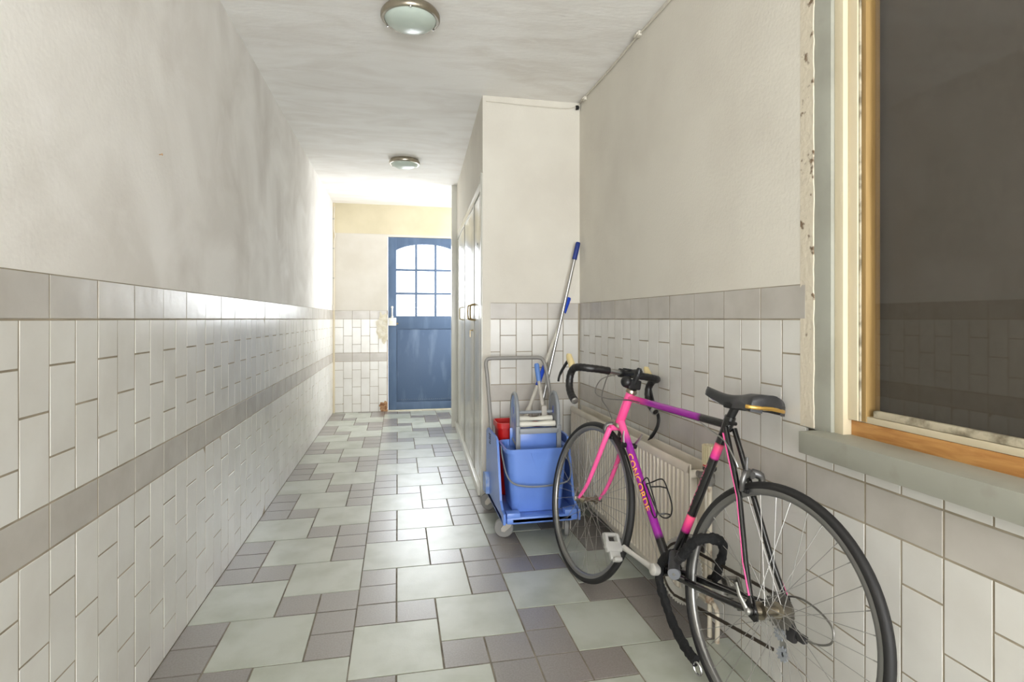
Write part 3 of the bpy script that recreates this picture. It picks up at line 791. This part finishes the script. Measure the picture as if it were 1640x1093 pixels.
# ------------------------------------------------------------------ bicycle
bike = empty('bicycle', (.9243, 1.3156, .002), 'pink, purple and black racing bicycle leaning against the tiled wall', 'bicycle')
bike.rotation_euler = (.1743, 0, .1687 + PI / 2)
WR = .335
BB = V((.414, 0, .272)); SC = V((.244, 0, .797)); HT = V((.797, 0, .826)); HB = V((.846, 0, .690)); FA = V((.992, 0, WR))
PINK = lin((247, 92, 158))[:3]; HOT = lin((240, 66, 140))[:3]; PUR = lin((150, 24, 150))[:3]; BLK = lin((17, 16, 17))[:3]; MAG = lin((196, 30, 140))[:3]; CORAL = lin((246, 92, 130))[:3]
def part(name, mb, m, parent=None, smooth=45, label=None): return obj(name, mb, m, parent or bike, smooth, None, label)
def ptube(a, b, r0, r1, stops, n=16, rings=60):
    a = V(a); b = V(b); pts = []; rs = []; cs = []
    for i in range(rings + 1):
        t = i / rings
        c = stops[-1][1]
        for (t0, c0), (t1, c1) in zip(stops, stops[1:]):
            if t0 <= t <= t1:
                q = (t - t0) / max(t1 - t0, 1e-6); c = tuple(x + (y - x) * q for x, y in zip(c0, c1)); break
        pts.append(a.lerp(b, t)); rs.append(r0 + (r1 - r0) * t); cs.append(c)
    return MB().tube(pts, rs, n, cols=cs)
hax = (HT - HB).normalized()
part('head_tube', ptube(HB, HT, .0185, .0185, [(0, HOT), (1, PINK)], 18, 10), 'frame_paint')
tt = part('top_tube', ptube(HT - hax * .022, SC + V((0, 0, -.004)), .0135, .0135, [(0, PINK), (.1, HOT), (.28, PUR), (.76, PUR), (.80, BLK), (1, BLK)]), 'frame_paint')
dt = part('down_tube', ptube(HB + hax * .018, BB, .0155, .0155, [(0, PINK), (.1, PINK), (.2, PUR), (.80, PUR), (.83, BLK), (1, BLK)]), 'frame_paint')
st = part('seat_tube', ptube(SC + V((-.006, 0, .02)), BB, .0148, .0148, [(0, BLK), (.16, BLK), (.165, CORAL), (.205, HOT), (.25, MAG), (.255, BLK), (.62, BLK), (.625, CORAL), (.68, HOT), (.725, MAG), (.73, BLK), (1, BLK)], 16, 110), 'frame_paint')
for s in (1, -1):
    ss = part('seat_stay', MB().tube([SC + V((-.012, s * .017, -.012)), V((.13, s * .028, .60)), V((.055, s * .05, .44)), V((.004, s * .064, .352))], [.0085, .0085, .008, .007], 12), 'black_paint')
    obj('stripe', MB().tube([SC + V((-.010, s * .0232, -.03)), V((.1325, s * .0352, .60)), V((.058, s * .0567, .44)), V((.011, s * .069, .37))], .0024, 8), 'pink', ss)
    part('chain_stay', MB().tube([BB + V((-.01, s * .022, 0)), V((.3, s * .034, .285)), V((.15, s * .052, .308)), V((.012, s * .064, .332))], [.0115, .0115, .0095, .008], 12), 'black_paint')
    part('dropout', MB().prism([(-.022, .318), (-.012, .312), (.03, .325), (.025, .345), (.012, .372), (.0, .37), (-.01, .35), (-.02, .335)], lambda a, b, t: V((a, t, b)), s * .0605, s * .0655), 'black_paint')
part('bottom_bracket', MB().tube([(BB.x, -.035, BB.z), (BB.x, .035, BB.z)], .0205, 20).tube([(BB.x, -.06, BB.z), (BB.x, .062, BB.z)], .009, 12), 'black_paint')
part('seat_lug', MB().tube([SC + V((.004, 0, -.02)), SC + V((-.007, 0, .024))], .0175, 16).tube([SC + V((-.016, -.017, .004)), SC + V((-.016, .017, .004))], .006, 10), 'black_paint')
for z0, z1, m_ in ((.0, .012, 'nickel'), (.135, .152, 'nickel')):
    q = HB + hax * (z0 - .012 if z0 == 0 else (HT - HB).length)
    part('headset_cup', MB().lathe([(.016, 0), (.023, .002), (.024, .008), (.02, .014), (.02, .018)], 20, q, hax), m_)
# fork
CR = HB - hax * .022
part('fork', MB().tube([CR + V((0, -.036, 0)), CR + V((0, 0, .004)), CR + V((0, .036, 0))], .0125, 12)
     .tube(cr([CR + V((0, .036, .0)), V((.868, .046, .60)), V((.905, .05, .49)), V((.945, .051, .40)), V((.992, .051, .338))], 5), [.0125 - .0065 * i / 20 for i in range(21)], 12)
     .tube(cr([CR + V((0, -.036, .0)), V((.868, -.046, .60)), V((.905, -.05, .49)), V((.945, -.051, .40)), V((.992, -.051, .338))], 5), [.0125 - .0065 * i / 20 for i in range(21)], 12), 'pink')

# lettering
def text_polys(txt, size):
    cu = bpy.data.curves.new('lettering', 'FONT'); cu.body = txt; cu.size = size; cu.offset = .012; cu.resolution_u = 3
    o = bpy.data.objects.new('lettering', cu); COL.objects.link(o)
    dg = bpy.context.evaluated_depsgraph_get()
    me = bpy.data.meshes.new_from_object(o.evaluated_get(dg))
    bpy.data.objects.remove(o); bpy.data.curves.remove(cu)
    bm = bmesh.new(); bm.from_mesh(me)
    for _ in range(2): 
        es = [e for e in bm.edges if e.calc_length() > size * .12]
        if es: bmesh.ops.subdivide_edges(bm, edges=es, cuts=1)
    bmesh.ops.triangulate(bm, faces=bm.faces)
    bm.verts.index_update()
    vs = [v.co.copy() for v in bm.verts]; fs = [[v.index for v in f.verts] for f in bm.faces]
    bm.free(); bpy.data.meshes.remove(me)
    x0 = min(v.x for v in vs); x1 = max(v.x for v in vs); y0 = min(v.y for v in vs); y1 = max(v.y for v in vs)
    return [((v.x - x0) / (x1 - x0), (v.y - y0) / (y1 - y0) - .5) for v in vs], fs
def wrap_text(name, txt, start, end, radius, height, tdir, rot, matn, parent):
    uv, fs = text_polys(txt, 1.0)
    start = V(start); end = V(end); s = (end - start).normalized(); t = V(tdir); t = (t - s * t.dot(s)).normalized(); n = s.cross(t)
    vs = []
    for a, b in uv:
        ang = rot + b * height / radius
        vs.append(start.lerp(end, a) + (n * math.cos(ang) + t * math.sin(ang)) * (radius + .0006))
    return obj(name, MB().add(vs, fs), matn, parent, 0)
dd = BB - HB
p_at = lambda k: (HB + hax * .018).lerp(BB, k)
wrap_text('lettering', 'CONCORDE', p_at(.27), p_at(.66), .0155, .023, (-.69, 0, .72), .25, 'yellow_letters', dt)
sv = BB - SC
wrap_text('lettering', 'CONCORDE', SC + sv * .60, SC + sv * .27, .0148, .018, (.95, 0, .3), .75, 'pink_letters', st)

# wheels
def wheel(name, c, rear):
    c = V(c)
    Y = V((0, 1, 0))
    R = WR
    rim = part(name, MB().lathe([(R - .018, -.0098), (R - .026, -.0105), (R - .034, -.0095), (R - .038, -.004), (R - .038, .004), (R - .034, .0095), (R - .026, .0105), (R - .018, .0098)], 72, c, Y, True), 'rim', None, 50)
    pr = [(R - .0125 + .0125 * math.cos(a), .0132 * math.sin(a)) for a in [2 * PI * k / 14 for k in range(14)]]
    ty = obj('tyre', MB().lathe(pr, 84, c, Y, True), 'tyre', rim, 60)
    hb = MB()
    if rear:
        hb.lathe([(.006, -.064), (.012, -.06), (.02, -.03), (.022, -.028), (.022, -.024), (.0125, -.02), (.0115, .0), (.0125, .030), (.0225, .033), (.0225, .037), (.012, .04), (.008, .058), (.006, .064)], 24, c, Y)
    else:
        hb.lathe([(.005, -.05), (.009, -.046), (.0195, -.037), (.0195, -.033), (.011, -.03), (.0095, 0), (.011, .03), (.0195, .033), (.0195, .037), (.009, .046), (.005, .05)], 24, c, Y)
    obj('hub', hb, 'nickel', rim, 40)
    hw_ = .069 if rear else .056
    q = MB().tube([c - Y * (hw_ + .004), c + Y * (hw_ + .004)], .0045, 10).lathe([(.0001, 0), (.009, .0), (.0105, .004), (.0105, .014), (.006, .018), (.0001, .018)], 14, c + Y * (hw_ - .002), Y)
    lv = (c + V((.004, hw_ + .012, .004)), c + V((.025, hw_ + .02, .03)), c + V((.045, hw_ + .016, .055))) if rear else (c + V((.004, hw_ + .012, .0)), c + V((-.01, hw_ + .018, .03)), c + V((-.014, hw_ + .016, .052)))
    q.tube(lv, [.007, .005, .004], 10, squash=.6)
    q.lathe([(.009, 0), (.009, .01), (.0001, .013)], 12, c - Y * (hw_ - .002), -Y)
    obj('quick_release', q, 'alu', rim, 40)
    # spokes: two crossing meshes per side, turned round the hub
    nsp = 9
    for side in (1, -1):
        for dirn in (1, -1):
            fy = side * ((.035 if side > 0 else -.0) if rear else .035)
            if rear: fy = .035 if side > 0 else -.026
            fr0 = .0205
            a0 = 0.; a1 = dirn * 2 * PI / 36 * 5.6
            # spoke mesh at angle 0, defined about the wheel axis
            p0 = V((fr0 * math.cos(a1), fy, fr0 * math.sin(a1))); p1 = V(((R - .036), side * .002, 0))
            me = mesh_of('spoke', MB().tube([p0, p1], .00095, 5, cap=False).tube([p1, p1 - (p1 - p0).normalized() * .012], .0016, 5), ['spoke'], 60)
            base = (0 if side > 0 else 1) * 2 * PI / 36 + (0 if dirn > 0 else 2 * 2 * PI / 36)
            for k in range(nsp):
                o = bpy.data.objects.new('spoke', me); COL.objects.link(o); o.parent = rim
                o.location = c; o.rotation_euler = (0, base + k * 2 * PI / nsp + .1, 0)
    return rim, ty
fw, _ = wheel('front_wheel', FA, False)
rw, rty = wheel('rear_wheel', (0, 0, WR), True)
# tyre side print on the rear tyre, upper front quarter, left side
uv, fs = text_polys('VREDESTEIN  COMPETITE', 1.0)
vs = []
for a, b in uv:
    th = math.radians(28 + (1 - a) * -1 * 0 + 36 * a)
    th = math.radians(24 + 40 * a)
    rr_ = WR - .0115 + b * .009
    yy = .0118 * math.sqrt(max(0, 1 - ((rr_ - (WR - .0115)) / .0115) ** 2)) + .0006
    vs.append(V((rr_ * math.cos(th), yy, WR + rr_ * math.sin(th))))
obj('tyre_print', MB().add(vs, fs), 'tyre_print', rty, 0)

# stem and handlebar
q0 = HT + hax * .012
q1 = V((.766, 0, .915)); CL = V((.868, 0, .900))
part('stem', MB().tube([q0, q0 + hax * .03, q1 + V((0, 0, -.01))], .0115, 14).tube([q1 + V((-.012, 0, 0)), CL], .0135, 14).tube([CL + V((0, -.022, 0)), CL + V((0, .022, 0))], .0185, 16)
     .lathe([(.0001, .014), (.008, .014), (.01, .01), (.014, 0), (.014, -.02)], 14, q1 + V((-.003, 0, .002)), (-.25, 0, 1)), 'black_plastic')
part('bell', MB().lathe([(.0001, .02), (.012, .019), (.02, .013), (.024, .004), (.024, 0), (.0001, -.004)], 18, (.79, .032, .868), (-.35, .9, .2)).box((.772, -.03, .842), (.808, .03, .882), .008), 'black_plastic')
part('stem_mount', MB().box((.805, -.02, .915), (.835, .03, .922), .002, None), 'black_plastic')
def barpath(s):
    return cr([CL + V((0, s * .0, 0)), CL + V((0, s * .055, 0)), CL + V((0, s * .12, 0)), CL + V((.006, s * .165, -.002)), CL + V((.032, s * .192, -.004)), CL + V((.07, s * .2, -.013)), CL + V((.092, s * .2, -.045)), CL + V((.085, s * .2, -.09)), CL + V((.055, s * .2, -.124)), CL + V((.018, s * .2, -.143))], 7)
hbr = part('handlebar', MB().tube(barpath(1)[:14], .0115, 14).tube(barpath(-1)[:14], .0115, 14), 'alu')
for s in (1, -1):
    bp = barpath(s)[9 if s > 0 else 4:]
    # tape with a wound surface
    rs = [.0158 + .0006 * math.sin(i * 2.1) for i in range(len(bp))]
    obj('bar_tape', MB().tube(bp, rs, 14), 'bar_tape', hbr, 60)
    e = bp[-1]; ax = (bp[-1] - bp[-2]).normalized()
    if s > 0: obj('end_plug', MB().lathe([(.0145, -.012), (.0150, .002), (.012, .006), (.0001, .007)], 14, e, ax), 'alu', hbr)
    else: obj('end_plug', MB().lathe([(.0163, -.016), (.0163, .002), (.0125, .002), (.0115, -.01), (.0001, -.01)], 14, e, ax), 'alu', hbr)
    hc = CL + V((.088, s * .2, .004))
    lever = part('brake_lever', MB().tube(cr([hc + V((.035, 0, .018)), hc + V((.06, s * .004, -.012)), hc + V((.085, s * .008, -.055)), hc + V((.085, s * .01, -.085))] if s > 0 else
            [hc + V((.01, 0, -.02)), V((.935, -.215, .80)), V((.893, -.222, .742)), V((.886, -.222, .70)), V((.905, -.218, .655)), V((.93, -.214, .625))], 6), [.0085] * 12 + ([.007] * 7 if s > 0 else [.0105] * 15 + [.007, .005, .003, .002]), 10, squash=.55), 'black_plastic')
    obj('hood', MB().tube(cr([hc + V((-.012, 0, -.028)), hc + V((.008, 0, .0)), hc + V((.03, 0, .018)), hc + V((.042, 0, .032)), hc + V((.044, 0, .042))], 5), [.013, .014, .0145, .0145, .0145, .0145, .0145, .0145, .0145, .0145, .0145, .014, .014, .0135, .013, .0125, .012, .0115, .011, .01, .006], 12), 'hood', lever, 50)
# brake cables
part('brake_cable', MB().tube(cr([CL + V((.0, .07, -.005)), V((.905, .06, .85)), V((.93, .05, .78)), V((.90, .03, .74)), V((.885, .012, .70))], 6), .0023, 6), 'steel')
part('brake_cable', MB().tube(cr([CL + V((.0, .03, -.008)), V((.915, .075, .86)), V((.93, .085, .80)), V((.88, .055, .785)), V((.78, .02, .796)), V((.7, .018, .797))], 6), .0025, 6), 'steel')
part('brake_cable', MB().tube(cr([V((.36, .012, .783)), V((.30, .016, .765)), V((.22, .026, .745)), V((.165, .03, .70)), V((.155, .024, .68))], 6), .0026, 6), 'alu')
part('brake_cable', MB().tube([V((.68, .008, .797 - .006)), V((.36, .012, .783))], .0012, 5), 'steel')
part('shift_cable', MB().tube([V((.742, .02, .583)), V((.43, .022, .262))], .0011, 5), 'steel')

# brakes
def caliper(name, c, fwd):
    c = V(c)
    b = part(name, MB().tube(cr([c + V((0, .006, .006)), c + V((fwd * .012, .03, .0)), c + V((fwd * .012, .036, -.022)), c + V((fwd * .004, .026, -.045))], 4), [.0125] * 5 + [.0105] * 4 + [.009] * 4, 10, squash=.8)
             .tube(cr([c + V((0, -.006, .006)), c + V((fwd * .012, -.03, .0)), c + V((fwd * .012, -.036, -.022)), c + V((fwd * .004, -.026, -.045))], 4), [.0125] * 5 + [.0105] * 4 + [.009] * 4, 10, squash=.8)
             .tube([c + V((-.012, 0, 0)), c + V((.02, 0, 0))], .011, 12), 'caliper')
    for s in (1, -1): obj('brake_pad', MB().box(tuple(c + V((-.022, s * .019 - .005, -.052))), tuple(c + V((.022, s * .019 + .005, -.040))), .002), 'black_plastic', b)
    if fwd < 0: obj('cable_arm', MB().tube([c + V((fwd * .008, .02, .002)), c + V((fwd * .012, .03, .03)), c + V((fwd * .008, .027, .05))], [.005, .0042, .004], 8), 'caliper', b)
    return b
caliper('front_brake', CR + V((.02, 0, .005)), 1)
caliper('rear_brake', V((.13, 0, .667)), -1)
# down-tube shifters
for s in (1, -1):
    c = p_at(.2) + V((0, s * .018, 0))
    b = part('shift_lever', MB().lathe([(.004, -.004), (.010, -.002), (.011, .006), (.011, .014), (.006, .017), (.0001, .018)], 14, c, (0, s, 0)), 'black_plastic')
    obj('lever_blade', MB().tube([c + V((0, s * .008, .004)), c + V((.004 if s > 0 else -.02, s * .012, .03)), c + V((.006 if s > 0 else -.035, s * .012, .055))], [.007, .006, .004], 10, squash=.5), 'alu', b)
# bottle cage
cg = []
cpos = p_at(.63); cdir = (HB - BB).normalized(); cup_ = V((-cdir.z, 0, cdir.x))
def cgp(a, h, y): return cpos + cdir * a + cup_ * h + V((0, y, 0))
cage = MB()
for s in (1, -1):
    cage.tube(cr([cgp(.085, .018, s * .008), cgp(.02, .018, s * .010), cgp(-.035, .02, s * .014), cgp(-.06, .035, s * .022), cgp(-.062, .06, s * .03), cgp(-.03, .078, s * .036), cgp(.03, .085, s * .036), cgp(.062, .085, s * .034), cgp(.075, .07, s * .03), cgp(.082, .035, s * .02), cgp(.085, .018, s * .008)], 4), .0026, 7)
cage.tube(cr([cgp(-.062, .06, .03), cgp(-.066, .075, 0), cgp(-.062, .06, -.03)], 5), .0026, 7).tube([cgp(.03, .085, .036), cgp(.03, .092, 0), cgp(.03, .085, -.036)], .0026, 7)
part('bottle_cage', cage, 'black_plastic')
# saddle
sad = MB(); rings = []
N_ = 22
for i in range(N_ + 1):
    t = i / N_
    x = .357 - .275 * t
    if t < .06: hwid = .02 * math.sqrt(max(t, .002) / .06)
    elif t < .5: hwid = .02 + .009 * ((t - .06) / .44)
    else:
        q = (t - .5) / .5; hwid = .029 + .042 * (q * q * (3 - 2 * q))
    if t > .93: hwid *= math.sqrt(max(0.03, 1 - ((t - .93) / .07) ** 2 * .75))
    zt = .903 - .014 * math.sin(PI * min(t / .75, 1)) + .004 * max(0, (t - .7)) / .3
    dp = .024 + .032 * max(0, (t - .25) / .75) ** 1.0 + .006 * math.sin(PI * t)
    ring = []
    for k in range(13):
        a = PI * k / 12
        ring.append(V((x, hwid * math.copysign(abs(math.cos(a)) ** .75, math.cos(a)), zt - dp * (1 - math.sin(a) ** .55))))
    for k in range(5): ring.append(V((x, -hwid * .82 + hwid * 1.64 * k / 4, zt - dp * (.86 if t < .55 else .6))))
    rings.append(ring)
sad.loft(rings)
sdl = part('saddle', sad, 'saddle', None, 60)
gp = []
for k in range(15):
    a = PI * (k / 14 - .5)
    gp.append(V((.108 - .0285 * math.cos(a), .0725 * math.sin(a), .868 - .004 * abs(math.sin(a)))))
obj('gold_band', MB().tube(gp, .0055, 8, squash=.45), 'gold', sdl, 60, None, 'shiny gold band round the back of the saddle')
for s in (1, -1):
    obj('saddle_rail', MB().tube(cr([V((.33, s * .012, .872)), V((.27, s * .02, .856)), V((.19, s * .021, .855)), V((.13, s * .03, .862)), V((.095, s * .045, .878))], 5), .0034, 8), 'chrome', sdl)
sp0 = SC + V((-.006, 0, .02)); sp1 = V((.222, 0, .853))
part('seat_post', MB().tube([sp0, sp1], .0132, 14).box((.20, -.03, .846), (.245, .03, .866), .006), 'black_plastic')

# cranks, chainrings, chain
def gear(mb, c, y, r, teeth, t=.003, inner=None):
    n = teeth * 4; pts = []
    for k in range(n):
        a = 2 * PI * k / n; rr2 = r + (.0032 if k % 4 in (1, 2) else -.002)
        pts.append((c.x + rr2 * math.cos(a), c.z + rr2 * math.sin(a)))
    inn = [(c.x + (inner or r * .8) * math.cos(2 * PI * k / n), c.z + (inner or r * .8) * math.sin(2 * PI * k / n)) for k in range(n)]
    vs = [V((a, y - t / 2, b)) for a, b in pts] + [V((a, y - t / 2, b)) for a, b in inn] + [V((a, y + t / 2, b)) for a, b in pts] + [V((a, y + t / 2, b)) for a, b in inn]
    fs = []
    for k in range(n):
        k2 = (k + 1) % n
        fs += [[k, k2, n + k2, n + k], [2 * n + k, 3 * n + k, 3 * n + k2, 2 * n + k2], [k, 2 * n + k, 2 * n + k2, k2], [n + k, n + k2, 3 * n + k2, 3 * n + k]]
    mb.add(vs, fs)
cs = MB()
gear(cs, BB, -.045, .104, 52, inner=.07); gear(cs, BB, -.038, .084, 42, inner=.056)
crs = part('chainrings', cs, 'ring_silver', None, 30)
mb = MB()
for k in range(5):
    a = .4 + k * 2 * PI / 5
    mb.tube([BB + V((.015 * math.cos(a), -.045, .015 * math.sin(a))), BB + V((.085 * math.cos(a), -.043, .085 * math.sin(a)))], [.012, .006], 8)
obj('spider', mb, 'ring_silver', crs)
ang = .03
for s, a in ((1, ang), (-1, ang + PI)):
    e = BB + V((.168 * math.cos(a), s * .078, .168 * math.sin(a) + .004))
    c0 = BB + V((0, s * .064, 0))
    k = part('crank_arm', MB().tube([c0, c0.lerp(e, .2), c0.lerp(e, .6), e], [.0135, .0105, .009, .011], 12, squash=.75).lathe([(.0001, -.012), (.019, -.012), (.019, .008), (.014, .012), (.0001, .012)], 20, c0, (0, s, 0)), 'ring_silver')
    pc = e + V((0, s * .045, 0))
    pd = MB().tube([e, pc + V((0, s * .035, 0))], .006, 10)
    # clip-type pedal body: two side plates, bridge and rear claw
    tl = Matrix.Translation(pc) @ Matrix.Rotation(-.9, 4, 'Y')
    pd.box((-.018, -.032, -.008), (.018, .032, .010), .005, tl).box((.012, -.03, -.012), (.045, -.018, .012), .004, tl).box((.012, .018, -.012), (.045, .03, .012), .004, tl).box((.038, -.03, -.01), (.05, .03, .006), .004, tl)
    pd.box((-.045, -.022, -.006), (-.012, .022, .008), .006, tl).box((-.054, -.016, .0), (-.04, .016, .022), .005, tl)
    part('pedal', pd, 'pedal_grey' if s > 0 else 'steel', None, 40)
# chain: upper and lower run and round the rings
cc = [BB + V((.085 * math.cos(a), -.038, .085 * math.sin(a))) for a in [PI * .5 - i * PI * 1.06 / 24 for i in range(25)]]
ch_path = [V((.0, -.048, WR + .03))] + cc + [V((.01, -.05, .222))]
mb = MB(); Ltot = 0
def chain_links(path, step=.0127):
    out = []; acc = 0
    for a, b in zip(path, path[1:]):
        L_ = (b - a).length; d0 = (b - a).normalized(); t = -acc
        while t + step <= L_ + 1e-9:
            t += step
            out.append((a + d0 * (t - step / 2), d0))
        acc = L_ - t
    return out
for i, (p, d_) in enumerate(chain_links(ch_path)):
    s_ = V((0, 1, 0)); u_ = d_.cross(s_)
    m4 = Matrix((d_, s_, u_)).transposed().to_4x4(); m4.translation = p
    hw2 = .0036 if i % 2 else .0026
    mb.box((-.0068, -hw2, -.0042), (.0068, hw2, .0042), 0, m4)
part('chain', mb, 'chain', None, 0)
cas = MB(); RA = V((0, 0, WR))
for k, (y, r, t) in enumerate(((-.034, .046, 23), (-.038, .042, 21), (-.042, .038, 19), (-.046, .034, 17), (-.050, .031, 15), (-.054, .027, 13))): gear(cas, RA, y, r, t, .002, .018)
obj('cassette', cas, 'steel', rw, 30)
# derailleurs
rd = MB()
P1 = V((.005, -.052, .272)); P2 = V((-.012, -.052, .224))
rd.box((-.035, -.075, .262), (.012, -.058, .30), .006).tube([V((.0, -.068, .322)), V((-.02, -.07, .29)), V((-.05, -.07, .285))], [.009, .011, .008], 12).box((-.062, -.078, .275), (-.04, -.06, .295), .004)
rdo = part('rear_derailleur', rd, 'lock_body')
for s in (-.006,): obj('cage_plate', MB().prism([(P1.x + .010, P1.z + .012), (P1.x - .012, P1.z + .006), (P2.x - .014, P2.z - .004), (P2.x, P2.z - .014), (P2.x + .013, P2.z)], lambda a, b, t: V((a, t, b)), P1.y + s - .001, P1.y + s + .001), 'alu', rdo, 30)
for P_ in (P1, P2):
    g = MB(); gear(g, P_, P_.y, .0165, 11, .004, .006); obj('jockey_wheel', g, 'grey_plastic', rdo, 30)
part('shift_cable', MB().tube(cr([V((.09, -.066, .318)), V((.0, -.075, .372)), V((-.06, -.08, .375)), V((-.118, -.08, .352)), V((-.125, -.08, .315)), V((-.095, -.078, .292)), V((-.06, -.07, .286))], 6), .0028, 7), 'steel')
part('front_derailleur', MB().box((.33, -.062, .36), (.40, -.055, .395), .003).box((.33, -.036, .365), (.40, -.03, .395), .003).tube([V((.385, -.005, .40)), V((.36, -.045, .40))], .008, 10), 'steel')

# ------------------------------------------------------------------ chain lock on the bicycle
lock = bpy.data.objects.new('chain_lock', None); COL.objects.link(lock)
lock.location = bike.location; lock.rotation_euler = bike.rotation_euler; lock.empty_display_size = .1
tag(lock, 'chain lock in black fabric sleeve wrapped round the bicycle frame', 'lock')
LP = lambda *a: V(a)
obj('lock_body', MB().tube(cr([LP(.352, .045, .352), LP(.338, .052, .34), LP(.325, .062, .325), LP(.308, .072, .308)], 4), [.015, .0165, .0175, .0185, .0185, .0185, .0185, .0185, .0185, .0185, .019, .019, .0195], 16), 'lock_body', lock)
obj('lock_face', MB().lathe([(.0001, .004), (.0185, .004), (.02, .0), (.02, -.006)], 20, LP(.305, .074, .304), LP(-.62, .62, -.2)), 'lock_face', lock)
obj('keyhole', MB().lathe([(.0001, .0055), (.005, .0055), (.005, .003)], 12, LP(.305, .074, .304), LP(-.62, .62, -.2)), 'chrome', lock)
obj('side_tube', MB().tube([LP(.328, .055, .328), LP(.296, .062, .362)], [.013, .014], 14).lathe([(.015, 0), (.0165, .002), (.0165, .01), (.015, .012)], 16, LP(.3, .0615, .358), LP(-.65, .1, .7)), 'lock_body', lock)
sl = cr([LP(.296, .062, .362), LP(.277, .058, .395), LP(.25, .05, .43), LP(.222, .025, .446), LP(.215, -.01, .438), LP(.228, -.035, .405), LP(.25, -.05, .36), LP(.268, -.062, .315), LP(.30, -.07, .285)], 6)
rr = random.Random(9)
obj('sleeve', MB().tube(sl, [.0155 + rr.uniform(-.002, .0035) for _ in sl], 12, squash=.85), 'sleeve', lock, 60)
sl2 = cr([LP(.352, .045, .35), LP(.395, .045, .315), LP(.412, .045, .275), LP(.40, .045, .232), LP(.362, .042, .185), LP(.318, .044, .148), LP(.265, .048, .122), LP(.215, .052, .106), LP(.182, .056, .103)], 6)
obj('sleeve', MB().tube(sl2, [.0165 + rr.uniform(-.002, .003) for _ in sl2], 12, squash=.7), 'sleeve', lock, 60)
ringp = [LP(.170 + .017 * math.cos(a), .058 + .004 * math.sin(a), .088 + .017 * math.sin(a)) for a in [2 * PI * k / 20 for k in range(20)]]
obj('end_ring', MB().tube(ringp, .0035, 8, closed=True), 'chrome', lock)
